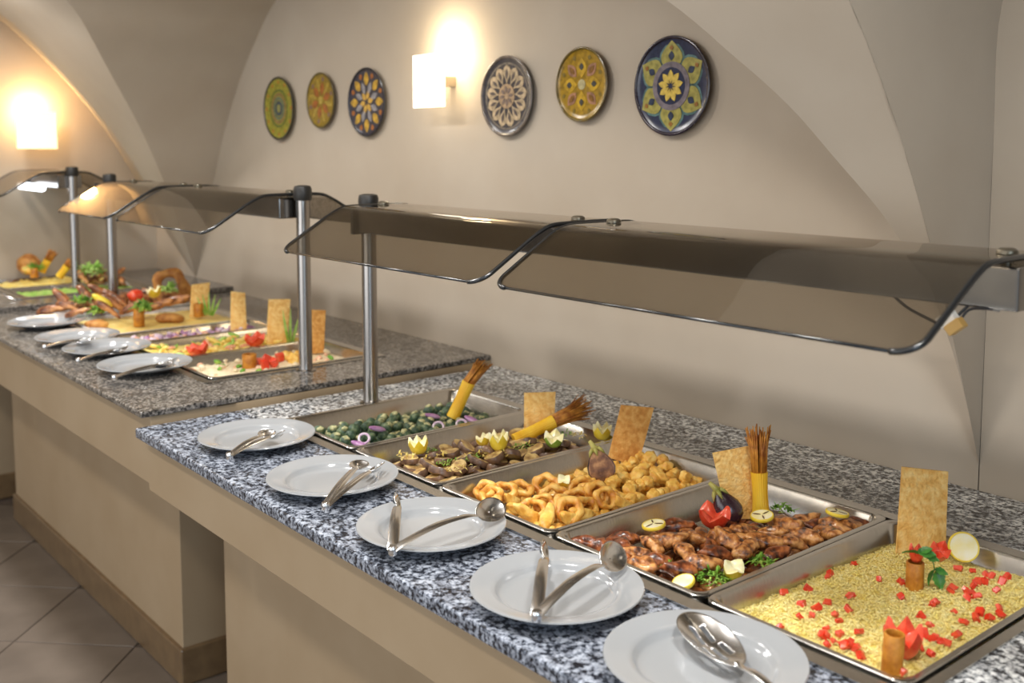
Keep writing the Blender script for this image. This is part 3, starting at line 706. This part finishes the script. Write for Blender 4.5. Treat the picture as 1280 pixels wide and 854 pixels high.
# ================================================================== chicken pan
x0, x1, y0, y1 = inset_pan(3)
cme = [blob('chicken_piece', M['chicken' if s % 3 else 'chicken_dark'], (.031,.0175,.0150), .22, 3.0, 3, taper=.2, bend=R.uniform(-.25,.25), seed=s+1, lumps=8) for s in range(9)]
clab = 'golden-brown grilled chicken piece in the heaped chicken pan'; cdark = 'dark charred chicken piece among the golden ones in the chicken pan'
for j in range(8):
    for i in range(4):
        x = x0+.02+(x1-x0-.04)*(i+.5)/4+R.uniform(-.012,.012); y = y0+.02+(y1-y0-.04)*(j+.5)/8+R.uniform(-.01,.01)
        ob('chicken_piece', cme[(i*3+j*2) % 9], None, (x, y, .861), (R.uniform(-.4,.4), R.uniform(-.2,.2), R.uniform(0,6.3)), R.uniform(1.0,1.25), clab if ((i*3+j*2) % 9) % 3 else cdark, 'chicken', 'chicken pieces in the pan')
CH = [(280,478,.3),(445,505,.1),(395,520,-.4),(610,515,-1.1),(670,492,.1),(745,478,.5),(800,470,1.0),(860,478,.2),(915,450,-.4),(1030,432,.2),(1075,470,-.6),(925,515,.1),(870,550,.6),(580,582,.1),(350,592,-.4),(195,505,-.5),(120,485,.1),(280,535,-.9),(400,562,.2),(545,492,-.8),(490,458,.3),(700,452,-.3),(965,425,.4),(1110,450,-.3),(1190,415,.2),(990,490,-.4),(760,545,.9),(505,600,.3),(835,515,.4),(520,545,-.7),(650,545,.6),(940,480,.3),(1160,440,.9),(240,500,1.2),(330,545,.4),(700,520,-.5)]
for k, (cx, cy, a) in enumerate(CH):
    p = pz(690+cx/3.122, 520+cy/3.122, .890)
    if not (x0-.002 < p.x < x1+.002): p.x = min(max(p.x, x0+.01), x1-.01)
    v = (p.y-y0)/(y1-y0); h = .884 + .010*math.sin(PI*min(1, max(0, v)))
    ci = (k*4) % 9 if k not in (15,16,17,18,20) else (k*3) % 9
    ob('chicken_piece', cme[ci], None, (p.x, p.y, h+.004*(k % 3)), (R.uniform(-.4,.4), R.uniform(-.25,.25), a+.5+R.uniform(-.3,.3)), R.uniform(.92,1.15), clab if ci % 3 else cdark, 'chicken', 'chicken pieces in the pan')
def on(cx, cy, z): return pz(690+cx/3.122, 520+cy/3.122, z)
lemon_slice('grilled lemon slice on the chicken, nearest the squid pan', on(398,432,.912), .021, (.15,-.1,0), True)
lemon_slice('grilled lemon slice on the chicken beside the upright spaghetti bundle', on(820,397,.912), .021, (.1,-.15,1), True)
lemon_slice('dark-grilled lemon slice at the back right of the chicken', on(1112,385,.912), .021, (.12,.1,2), True)
lemon_slice('lemon slice lying in the lettuce at the front of the chicken', on(515,655,.884), .019, (.35,-.1,0))
crown('lemon_wedge', 'yellow lemon wedge in shredded lettuce at the front of chicken', 'lemon', on(703,628,.880), .016, .030, 3, M['lemon'], M['pulp'], (.4,.2,.5), 'lemon crowns')
shreds('shredded_lettuce', 'bright green shredded lettuce at the front edge of the chicken', on(625,640,.876), .035, .028, .016, 120, M['green'], 11)
shreds('shredded_lettuce', 'pale green lettuce tuft right of the lemon wedge', on(820,575,.888), .022, .018, .014, 60, M['green'], 12)
shreds('shredded_lettuce', 'small lettuce tuft left of the chicken lettuce', on(465,605,.884), .018, .012, .012, 40, M['green'], 13)
shreds('shredded_lettuce', 'lettuce tuft behind the chicken by the spaghetti bundle', on(900,370,.892), .018, .018, .012, 40, M['green'], 14)
pbk = on(630,430,.898)
crown('carved_tomato', 'large red tomato cut into a crown on the chicken', 'tomato', pbk, .027, .036, 4, M['tomato'], M['tomato_flesh'], (.15,.1,.4), 'tomato crowns', .4)
def aubergine(label, low, high, r, group, cut=False):
    # low / high: ends of the body; stem continues past high
    d = high-low; t = thing('aubergine', label, 'aubergine', low, group=group); n = 20; ax = d.normalized()
    s = ax.cross(FW).normalized(); c = s.cross(ax).normalized()           # c looks to the viewer side
    if c.dot(FW) > 0: c = -c
    prof = [(0,.05),(.06,.55),(.18,.86),(.35,1.0),(.55,.92),(.75,.66),(.9,.42),(1.0,.28)]
    body = []; 
    for tt, rr in prof:
        ringp = []
        for j in range(n):
            a = 2*PI*j/n; cc = math.cos(a)
            q = s*math.sin(a)*r*rr + c*((min(cc, .25) if cut else cc)*r*rr*.8)
            ringp.append(d*tt + q)
        body.append(ringp)
    part(MB().loft(body, True, True, True), 'body', M['aub_black'], t, True, 45)
    if cut:
        f = []
        for tt, rr in prof: f.append([d*tt + s*math.sin(a)*r*rr*.93 + c*(r*rr*.2+.0012) for a in np.linspace(-1.3, 1.3, 9)])
        part(MB().loft(f, False), 'cut_face', M['aub_cut'], t)
    st = [d*.96, d*1.12+s*.002, d*1.3+s*.006]
    part(MB().sweep(st, [r*.34, r*.2, r*.13], 8), 'stem', M['stem'], t, True)
    cal = MB()
    for k in range(5):
        a = 2*PI*k/5; o = s*math.sin(a)+c*math.cos(a)
        cal.sweep([d*1.03+o*r*.22, d*.94+o*r*.42, d*.82+o*r*.58], [r*.16, r*.14, r*.03], 5)
    part(cal, 'calyx', M['stem'], t, True)
    return t
da = dep(on(680,440,.895))
aubergine('grilled whole aubergine with green stem standing behind the tomato crown', at(919,655,da+.02), at(897,614,da+.02), .027, 'aubergine garnishes')
dc = dep(on(760,405,.885))
cracker('crispbread sheet leaning behind the aubergine in the chicken pan', [(909,648),(944,648),(941,557),(890,566)], dc+.02)
bundle('upright yellow spaghetti bundle with toasted tips in the chicken pan', at(951,640,dc), at(949,590,dc), at(948,535,dc), .0140, .8)

# ================================================================== squid pan
x0, x1, y0, y1 = inset_pan(2)
nme = [blob('fried_nugget', M['fried'], (.0155,.0130,.012), .3, 3.4, 3, seed=s+30, lumps=5) for s in range(7)]
def torus_mesh(name, m, R1, r1, seed, squash=.75, ns=28, nt=10, amp=1.0):
    v = []; f = []; off = Vector((seed*3.3, 0, 0))
    for i in range(ns):
        a = 2*PI*i/ns; rr = r1*(1+.5*amp*noise.noise(Vector((math.cos(a)*1.5, math.sin(a)*1.5, seed))))
        Ra = R1*(1+amp*(.16*math.sin(2*a+seed)+.07*math.sin(5*a+seed*2)))
        for j in range(nt):
            b_ = 2*PI*j/nt; k = 1+.3*amp*noise.noise(Vector((math.cos(a)*3, math.sin(a)*3, b_*1.3))+off)
            v.append(((Ra+rr*k*math.cos(b_))*math.cos(a), (Ra+rr*k*math.cos(b_))*math.sin(a)*squash, rr*k*math.sin(b_)))
    for i in range(ns):
        for j in range(nt): f.append((i*nt+j, ((i+1) % ns)*nt+j, ((i+1) % ns)*nt+(j+1) % nt, i*nt+(j+1) % nt))
    return MB().add(v, f).mesh(name, m, True)
tme_ = [torus_mesh('squid_ring', M['squid'], .0185, .0072, s+1, R.uniform(.7,.95)) for s in range(5)]
pme_ = [blob('fried_nugget', M['fried'], (.027,.0115,.011), .25, 2.5, 3, bend=.2, seed=s+50) for s in range(4)]
nl = 'round golden fried nugget in the squid ring pan'; nl2 = 'long golden fried strip at the front of the squid ring pan'
def nug(x, y, z, me=None, s=1.0):
    ob('fried_nugget', me or nme[R.randrange(7)], None, (x, y, z), (R.uniform(-.6,.6), R.uniform(-.6,.6), R.uniform(0,6.3)), s*R.uniform(.85,1.15), nl2 if me else nl, 'fried food', 'fried nuggets in the squid pan')
for j in range(13):
    for i in range(7):
        x = x0+(x1-x0)*(i+.5)/7+R.uniform(-.008,.008); y = y0+(y1-y0)*(j+.5)/13+R.uniform(-.008,.008)
        nug(x, y, .859+.006*R.random())
for j in range(9):
    for i in range(5):
        x = x0+.03+(x1-x0-.05)*(i+.5)/5+R.uniform(-.01,.01); y = .565+.21*(j+.5)/9+R.uniform(-.01,.01)
        nug(x, y, .876+.012*math.sin(PI*(i+.5)/5)+.004*R.random())
def on3(cx, cy, z): return pz(560+cx/3.879, 490+cy/3.879, z)
for cx, cy in ((930,300),(980,315),(1040,320),(1060,350),(900,330),(950,360),(1010,380),(920,400),(970,420),(1150,400)): q = on3(cx,cy,.905); nug(q.x, q.y, .899, s=1.05)
for cx, cy in ((385,585),(480,612),(590,605),(820,500),(850,540),(640,585),(310,520),(340,560)): q = on3(cx,cy,.885); nug(q.x, q.y, .882, pme_[(cx//7) % 4], 1.0)
RG = [(268,478,.5,.2),(355,472,.3,.5),(480,462,1.0,.6),(466,540,1.15,.8),(560,548,1.0,1.4),(620,505,1.1,1.0),(690,490,1.15,1.1),(730,498,1.2,1.2),(765,520,1.1,1.3),(590,572,.6,1.0),(415,555,.8,.3),(670,545,1.0,1.6),(520,500,1.2,1.0),(210,500,.3,0),(180,480,.4,.6),(640,470,.9,1.4)]
for k, (cx, cy, tl, az) in enumerate(RG):
    q = on3(cx, cy, .892)
    ob('squid_ring', tme_[k % 5], None, (min(max(q.x, x0+.012), x1-.012), max(q.y, y0+.008), .890+.004*math.sin(k)), (tl, .2*math.sin(k*2), az), R.uniform(1.0,1.25), 'crisp golden fried squid ring heaped in its pan', 'squid ring', 'fried squid rings')
dq = dep(on3(740,420,.893))
aubergine('scored grilled aubergine half leaning on the golden nuggets', at(757,602,dq), at(744,562,dq+.01), .030, 'aubergine garnishes', True)
cracker('toasted crispbread sheet tilted behind the aubergine half', [(760,572),(797,582),(817.5,510),(776,506)], dep(on3(850,330,.895))+.01, 'cracker_dark')
crown('lemon_wedge', 'small pale lemon wedge among the squid rings', 'lemon', on3(565,455,.897), .012, .026, 3, M['lemon'], M['pulp'], (.5,.3,.2), 'lemon crowns')

# ================================================================== aubergine slice pan
x0, x1, y0, y1 = inset_pan(1)
def slice_mesh(seed):
    n = 18; off = Vector((seed*2.1, 0, 0)); rings = []
    for rr, z in ((.55,-.0062),(.95,-.0058),(1.0,-.003),(1.0,.003),(.95,.0058),(.5,.0062)):
        rings.append([Vector((.0225*rr*math.cos(2*PI*j/n)*(1+.15*noise.noise(Vector((math.cos(2*PI*j/n), math.sin(2*PI*j/n), 0))+off)), .019*rr*math.sin(2*PI*j/n)*(1+.15*noise.noise(Vector((math.sin(2*PI*j/n), 1, 0))+off)), z+.002*noise.noise(Vector((j*.6, rr, seed))))) for j in range(n)])
    return rings
ame = []; ams = []
for s in range(5):
    r_ = slice_mesh(s)
    me = MB().loft(r_, True, True, True).mesh('aubergine_slice', M['aub'], True, 50); me.materials.append(M['aub_skin'])
    for p in me.polygons:
        if abs(p.normal.z) < .5: p.material_index = 1
    ame.append(me)
sl = 'grilled aubergine slice with dark skin edge in the lemon crown pan'
def sli(x, y, z, tilt=.35): ob('aubergine_slice', ame[R.randrange(5)], None, (x, y, z), (R.uniform(-tilt,tilt), R.uniform(-tilt,tilt), R.uniform(0,6.3)), R.uniform(.95,1.25), sl, 'aubergine slice', 'grilled aubergine slices')
for j in range(11):
    for i in range(6):
        x = x0+.008+(x1-x0-.016)*(i+.5)/6+R.uniform(-.008,.008); y = y0+(y1-y0)*(j+.5)/11+R.uniform(-.008,.008)
        sli(x, y, .860, .3)
for j in range(9):
    for i in range(5):
        x = x0+.015+(x1-x0-.03)*(i+.5)/5+R.uniform(-.01,.01); y = y0+.02+(y1-y0-.04)*(j+.5)/9+R.uniform(-.01,.01)
        sli(x, y, .875+.004*R.random(), .5)
for j in range(8):
    for i in range(3):
        x = x0+.05+(x1-x0-.1)*(i+.5)/3+R.uniform(-.012,.012); y = y0+.04+(y1-y0-.08)*(j+.5)/8+R.uniform(-.012,.012)
        sli(x, y, .888+.004*R.random(), .6)
for k, (X, Y, s) in enumerate(((588,575,.02),(560,580,.02),(705,545,.018),(535,565,.016),(650,560,.02))):
    q = pz(X, Y, .893); shreds('chopped_parsley', 'chopped green parsley sprinkled over the aubergine slices', (q.x, q.y, .895), s, s*1.3, .008, 34, M['green'], 40+k, .008)['group'] = 'parsley on aubergine'
for k, (X, Y) in enumerate(((575,590),(600,572),(548,572),(640,566),(720,548),(672,556),(505,574))):
    q = pz(X, Y, .893); shreds('chopped_pepper', 'chopped yellow pepper sprinkled over the aubergine slices', (q.x, q.y, .897), .024, .03, .008, 16, M['yellow_veg'], 140+k, .010)['group'] = 'yellow bits on aubergine'
Lc = 'lemon crowns'
crown('carved_lemon', 'yellow lemon crown at the front of the aubergine slices', 'lemon', pz(524,567,.896), .021, .036, 6, M['lemon'], M['pulp'], (.1,0,0), Lc)
crown('carved_lemon', 'pale pointed lemon crown in the middle of the aubergine slices', 'lemon', pz(624,563,.898), .021, .042, 6, M['lemon'], M['pulp'], (.1,0,.3), Lc)
crown('carved_lemon', 'green-edged lime crown beside the lying spaghetti bundle', 'lime', pz(692,557,.894), .021, .032, 5, M['lime'], M['pulp'], (.3,.2,.3), Lc)
crown('carved_lemon', 'lemon crown at the back of the aubergine pan by toasted crispbread', 'lemon', pz(752,549,.898), .021, .036, 6, M['lemon'], M['pulp'], (.1,.1,.3), Lc)
crown('carved_lemon', 'small half-hidden lemon crown behind the pale pointed one', 'lemon', pz(606,556,.896), .015, .024, 5, M['lemon'], M['pulp'], (.3,-.2,.3), Lc)
dk = dep(pz(676,545,.893))
cracker('pale crispbread sheet upright at the back of the aubergine pan', [(655,548),(692,548),(694.5,490),(655,491)], dk+.02)
bundle('yellow spaghetti bundle lying slanted with its fringe past the pan', at(643,551,dk-.04), at(692,527,dk-.01), at(737,507,dk+.04), .0145, 1.1)

# ================================================================== spinach ball pan
x0, x1, y0, y1 = inset_pan(0)
bme = [blob('ball', M['spin'], (.0150,.0150,.0145), .16, 3.5, 2, seed=s+70) for s in range(4)]
bcap = [blob('cheese_top', M['spin_top'], (.0085,.0085,.005), .35, 4, 2, seed=s+80) for s in range(3)]
blab = 'dark green spinach ball heaped in the pan beside the post'
for lay, (nj, ni, z, mg) in enumerate(((15, 8, .860, 0), (12, 6, .878, .022))):
    for j in range(nj):
        for i in range(ni):
            if R.random() < (.05 if lay == 0 else .22): continue
            x = x0+mg+(x1-x0-2*mg)*(i+.5)/ni+R.uniform(-.006,.006); y = y0+mg+(y1-y0-2*mg)*(j+.5)/nj+R.uniform(-.006,.006)
            t = ob('spinach_ball', bme[R.randrange(4)], None, (x, y, z+R.uniform(-.003,.003)), (R.uniform(-.5,.5), R.uniform(-.5,.5), R.uniform(0,6)), R.uniform(.92,1.1), blab, 'spinach ball', 'spinach balls in the farthest near pan')
            if R.random() < .72: ob('cheese_top', bcap[R.randrange(3)], t, (R.uniform(-.004,.004), R.uniform(-.004,.004), .0112), (0,0,R.uniform(0,6)))
ot = torus_mesh('onion_ring', M['onion_pale'], .013, .0032, 3, .9, amp=.15)
for X, Y in ((548,534),(455,549),(577,531)): 
    q = pz(X, Y, .893); ob('onion_ring', ot, None, (q.x, q.y, .894), (.9,.2,.5), 1.0, 'pale red-onion ring lying on the spinach balls', 'onion', 'onion rings on spinach balls')
osl = blob('onion_slice', M['onion'], (.022,.008,.006), .12, 2, 3, seed=99)
for k, (X, Y, a) in enumerate(((472,536,.9),(541,520,.7),(590,525,-.1),(450,556,.2))):
    q = pz(X, Y, .895); ob('onion_slice', osl, None, (q.x, q.y, .895), (.2,.25,a+.4), R.uniform(.9,1.1), 'purple red-onion wedge lying on the spinach balls', 'onion', 'red onion wedges on spinach balls')
ds = dep(pz(566,520,.89))
bundle('bent amber spaghetti bundle leaning out of the spinach ball pan', at(566,522,ds), at(586,478,ds), at(606,452,ds+.02), .0155, .45)

# ================================================================== middle counter food
ZP = .9375; MB_ = [-2.694, -3.03, -3.352, -3.548, -3.985]
gm_ = 'steel food pans in the middle counter'
pan('steel pan of pale grain salad on middle counter, closest to the step', MB_[1], MB_[0], ZP, group=gm_, depth=.045)
pan('steel pan of yellow vegetables on middle counter, second from the step', MB_[2], MB_[1], ZP, group=gm_, depth=.045)
pan('narrow steel pan of red onion salad on middle counter', MB_[3], MB_[2], ZP, group=gm_, depth=.045)
pan('white-rimmed wide tray of smooth yellow mash on middle counter', MB_[4], MB_[3], ZP, group=gm_, depth=.045, m=M['white'])
def bits(name, label, cat, x0, x1, y0, y1, z, n, ms, r, group, sub=2, h=.01):
    mes = [blob(name, m, r, .3, 2.5, sub, seed=i+200) for i, m in enumerate(ms)]
    for k in range(n):
        x, y = R.uniform(x0, x1), R.uniform(y0, y1)
        ob(name, mes[k % len(mes)], None, (x, y, z+h*R.random()), (R.uniform(-.6,.6), R.uniform(-.6,.6), R.uniform(0,6.3)), R.uniform(.8,1.25), label, cat, group)
def bed(name, label, cat, x0, x1, y0, y1, z, m, amp=.006, fr=40):
    nx, ny = 20, 34
    v = [(x0+(x1-x0)*i/nx, y0+(y1-y0)*j/ny, z+amp*noise.noise(Vector((i*fr/nx*.5, j*fr/ny, z)))+amp*math.sin(PI*i/nx)*math.sin(PI*j/ny)) for j in range(ny+1) for i in range(nx+1)]
    f = [(j*(nx+1)+i, j*(nx+1)+i+1, (j+1)*(nx+1)+i+1, (j+1)*(nx+1)+i) for j in range(ny) for i in range(nx)]
    return ob(name, MB().add(v, f).mesh(name, m, True), None, label=label, cat=cat, kind='stuff')
a0, a1 = MB_[1]+.024, MB_[0]-.024
bed('grain_salad', 'pale grain salad spread in the pan closest to the step', 'salad', a0, a1, .32, .80, .908, M['salad'], .008)
bits('vegetable_bit', 'small pale and orange vegetable bit on the grain salad', 'vegetable', a0+.01, a1-.01, .33, .78, .914, 70, [M['salad'], M['pink_veg'], M['green'], M['salad']], (.010,.007,.006), 'bits on the grain salad', 2, .006)
for k, (X, Y) in enumerate(((325,452),(334,449),(342,454),(350,447),(331,456))): ob('tomato_chunk', dm[k % 6], None, pz(X, Y, .928), (k, k*.5, k), 2.6, 'red tomato chunk in the middle of the grain salad', 'tomato', 'tomato chunks on grain salad')
for k, (X, Y) in enumerate(((358,444),(366,449),(373,445))): ob('vegetable_chunk', nme[k], None, pz(X, Y, .925), (k, 0, k), 1.3, 'orange roasted vegetable chunk beside the tomato in grain salad', 'vegetable', 'orange chunks on grain salad')
q = pz(312,461,.912); roll('upright golden pastry roll in the grain salad', q, .021, .045, 'fried pastry rolls')
d4 = dep(pz(395,441,.915)); cracker('toasted crispbread sheet behind the post in the grain salad', [(384,443),(405,441),(407,388),(385,387)], d4, 'cracker_dark')
a0, a1 = MB_[2]+.024, MB_[1]-.024
bed('yellow_vegetables', 'pale yellow vegetable mix in second pan from the step', 'vegetables', a0, a1, .32, .80, .914, M['yellow_veg'], .008)
bits('vegetable_strip', 'yellow vegetable strip in the second pan from the step', 'vegetable', a0+.01, a1-.01, .33, .78, .922, 80, [M['yellow_veg'], M['mash'], M['leek'], M['yellow_veg'], M['pink_veg']], (.018,.007,.006), 'yellow vegetable strips', 2, .008)
crown('carved_tomato', 'red tomato crown at the front of the yellow vegetables', 'tomato', pz(249,444,.925), .032, .036, 5, M['tomato'], M['tomato_flesh'], (.2,0,0), 'tomato crowns')
crown('carved_tomato', 'red tomato crown at the back of the yellow vegetables', 'tomato', pz(320,432,.925), .032, .038, 5, M['tomato'], M['tomato_flesh'], (.2,0,.5), 'tomato crowns')
d4 = dep(pz(345,429,.92)); cracker('pale crispbread sheet standing in the yellow vegetables', [(333,430),(359,430),(363,374),(336,374)], d4)
def leek(label, x, y, d, n, h, seed):
    t = thing('leek_fan', label, 'leek', at(x, y, d), group='leek fans'); RR = random.Random(seed)
    for k in range(n):
        a = (k-(n-1)/2)*.32; tip_ = RT*math.sin(a)*h*.75 + Vector((0,0,1))*h*math.cos(a)*RR.uniform(.8,1.05)
        ob('leek_leaf', MB().sweep([Vector((0,0,0))+RT*.006*(k-n/2), tip_*.5+RT*.004*(k-n/2), tip_], [.010,.009,.0015], 6, flat=(1,.35), up=(0,1,0)).mesh('leek_leaf', M['leek'], True), t)
leek('pale green leek fan beside the post in the yellow vegetables', 364, 428, d4-.02, 3, .11, 2)
a0, a1 = MB_[3]+.022, MB_[2]-.022
bed('onion_salad', 'pinkish onion salad bed in the narrow pan', 'salad', a0, a1, .32, .80, .912, M['onion_pale'], .006)
bits('onion_piece', 'purple and white onion piece in the narrow pan', 'onion', a0+.008, a1-.008, .325, .79, .920, 90, [M['onion'], M['onion_pale'], M['onion_pale'], M['pink_veg']], (.013,.008,.006), 'onion pieces in the narrow pan', 2, .008)
d4 = dep(pz(298,414,.92)); cracker('narrow pale crispbread sheet standing in the onion salad', [(288,416),(309,416),(306,366),(289,364)], d4)
a0, a1 = MB_[4]+.020, MB_[3]-.020
bed('yellow_mash', 'smooth yellow mash filling the white-rimmed tray', 'mash', a0, a1, .315, .805, .926, M['mash'], .004, 12)
def patty(label, X, Y, s): ob('fried_patty', blob('fried_patty', M['bread'], (.055*s,.04*s,.018), .15, 3, 3, seed=int(X)), None, pz(X, Y, .942), (0,0,.7), 1, label, 'patty', 'fried patties on mash')
patty('brown fried patty at the front of the yellow mash', 121, 406, .8); patty('brown fried patty near the back of the yellow mash', 212, 398, 1.0)
q = pz(174,408,.93); roll('golden pastry roll holding green leaves in the yellow mash', q, .019, .07)
shreds('lettuce_tuft', 'green lettuce tuft on the pastry roll in the mash', at(178,388,dep(q)-.01), .03, .03, .03, 70, M['green'], 61, .03)
d4 = dep(pz(250,397,.93)); cracker('pale crispbread sheet at the back of the yellow mash', [(237,397),(260,395),(262,353),(240,356)], d4)
leek('bright green leek fan beside the crispbread in the mash', 262, 394, d4-.03, 5, .10, 4)
q = pz(247,397,.93); roll('short pastry roll in front of the mash crispbread', at(248,396,d4-.04), .017, .05)
# meat platter
pt = MB().loft([rrect(-.105,.105,-.27,.27,.09,0), rrect(-.115,.115,-.285,.285,.1,.012), rrect(-.112,.112,-.282,.282,.098,.014), rrect(-.095,.095,-.26,.26,.085,.004)], True, True, True)
ob('serving_platter', pt.mesh('serving_platter', M['white'], True, 40), None, (-4.105, .57, .9345), label='white platter heaped with roast meat on the middle counter', cat='platter')
mme = [blob('roast_meat_piece', M['meat'], (.058,.021,.018), .25, 2.2, 3, taper=.35, bend=R.uniform(-.2,.2), seed=s+120) for s in range(6)]
ml = 'dark roast meat piece heaped on the far white platter'
for k in range(26):
    y = .33+.48*(k+.5)/26; x = -4.105+R.uniform(-.06,.06)
    ob('roast_meat_piece', mme[k % 6], None, (x, y, .963+.006*(k % 3)), (R.uniform(-.4,.4), R.uniform(-.3,.3), R.uniform(0,6.3)), R.uniform(.85,1.1), ml, 'meat', 'roast meat pieces on the platter')
MC = [(65,386,.1,.972),(80,375,-.75,.99),(86,383,-.4,.98),(110,370,-.9,1.0),(117,379,-.9,.985),(134,385,-.6,.98),(141,378,-.6,.99),(124,364,-.5,1.01),(141,371,-.6,1.0),(150,376,-.7,.99),(165,384,.5,.975),(185,385,.3,.975),(200,380,.3,.98),(212,378,.1,.98),(190,368,-.5,1.0),(175,378,-.5,.985),(222,374,.2,.98),(95,390,.3,.975)]
for k, (X, Y, a, z) in enumerate(MC):
    d = RT*math.cos(a)+UPV*math.sin(-a)*1.0 if False else RT*math.cos(a)+UPV*math.sin(a)
    ob('roast_meat_piece', mme[(k*2) % 6], None, pz(X, Y, z), rot_to(d, R.random()), R.uniform(.8,1.0), ml, 'meat', 'roast meat pieces on the platter')
ob('tomato_chunk', blob('tomato_chunk', M['tomato'], (.035,.03,.024), .15, 2, 3, seed=5), None, pz(169,370,1.01), label='red tomato half on top of the roast meat', cat='tomato')
crown('carved_lemon', 'lemon crown on the roast meat by the bread ring', 'lemon', pz(194,372,.995), .026, .04, 5, M['lemon'], M['pulp'], (.2,0,0), Lc)
ob('lemon_wedge', blob('lemon_wedge', M['lemon'], (.045,.015,.014), .1, 2, 3, seed=8), None, pz(128,376,1.0), rot_to(RT*.8-UPV*.5), label='yellow lemon wedge resting on the roast meat', cat='lemon')
ob('bread_ring', torus_mesh('bread_ring', M['bread'], .062, .022, 4, .95), None, at(214,361,dep(pz(214,376,.95))), (PI/2-.2,0,.9), label='brown bread ring standing behind the roast meat', cat='bread')
shreds('lettuce_tuft', 'pale green leaf tuft inside the bread ring', at(211,364,dep(pz(211,376,.96))-.03), .035, .02, .03, 50, M['leek'], 71, .03)
shreds('lettuce_tuft', 'green leaf tuft at the front of the roast meat', pz(121,391,.955), .03, .03, .02, 50, M['green'], 72, .028)
shreds('lettuce_tuft', 'green leaf tuft between roast meat and pastry roll', pz(103,378,.99), .03, .03, .02, 50, M['green'], 73, .028)

# ================================================================== far counter food
pan('steel pan of green vegetables on far counter, nearer the post', -4.83, -4.505, .96, group='steel pans in the far counter', depth=.05)
pan('steel pan of pale vegetables on far counter by the end wall', -5.16, -4.835, .96, group='steel pans in the far counter', depth=.05)
bed('green_vegetables', 'pale green vegetable dish in the far pan near the post', 'vegetables', -4.805, -4.53, .32, .80, .940, M['leek'], .012)
bed('pale_vegetables', 'pale yellow vegetable dish in the pan by the end wall', 'vegetables', -5.135, -4.86, .32, .80, .944, M['yellow_veg'], .022)
d5 = dep(px_(60,345,-4.98))
bundle('leaning amber spaghetti bundle in the far counter pan', at(52,340,d5), at(60,325,d5), at(67,314,d5), .016, .4)
bundle('short yellow spaghetti bundle beside the far post', at(74,346,d5-.05), at(84,333,d5-.05), at(90,326,d5-.05), .016, .4)
ob('bread_roll', blob('bread_roll', M['bread'], (.06,.045,.05), .2, 2, 3, seed=21), None, px_(36,330,-5.08), label='dark brown bread roll at the back of the far counter', cat='bread')
ob('orange_slice', blob('orange_slice', M['fried'], (.05,.03,.022), .15, 2, 3, seed=22), None, px_(35,337,-5.02), label='orange fruit slice beside green leaves in the far pan', cat='orange')
shreds('lettuce_tuft', 'bright green leaf tuft beside the far spaghetti bundle', at(44,339,d5-.02), .03, .03, .04, 60, M['green'], 81, .035)
q = pz(43,348,.945); roll('amber pastry roll below the green tuft in the far pan', at(43,347,d5-.04), .018, .045)
for k, (X, Y) in enumerate(((104,346),(112,340),(121,347),(128,340),(136,349),(144,343),(152,350),(118,352),(146,354),(110,352))):
    ob('roast_meat_piece', mme[k % 6], None, px_(X, Y, -4.66-.02*(k % 3)), (R.uniform(-.4,.4), R.uniform(-.4,.4), k), .85, 'roast meat piece heaped behind the steel posts on far counter', 'meat', 'meat pieces behind the far posts')
shreds('lettuce_tuft', 'yellow green leaf tuft on the meat behind the posts', px_(116,341,-4.62), .04, .04, .04, 70, M['leek'], 83, .035)
sv = thing('serving_spoon', 'dark steel serving spoon handle at far left counter edge', 'spoon', pz(20,376,.957))
e0 = pz(-25,360,.985)-sv.location
ob('handle', MB().sweep([Vector((0,0,.004)), e0*.5+Vector((0,0,.004)), e0], [.005,.005,.006], 8, flat=(1,.5)).mesh('handle', M['steel2'], True), sv)
add_head(sv, e0*.95, e0, 0, .08, .055, .012, 'spoon')
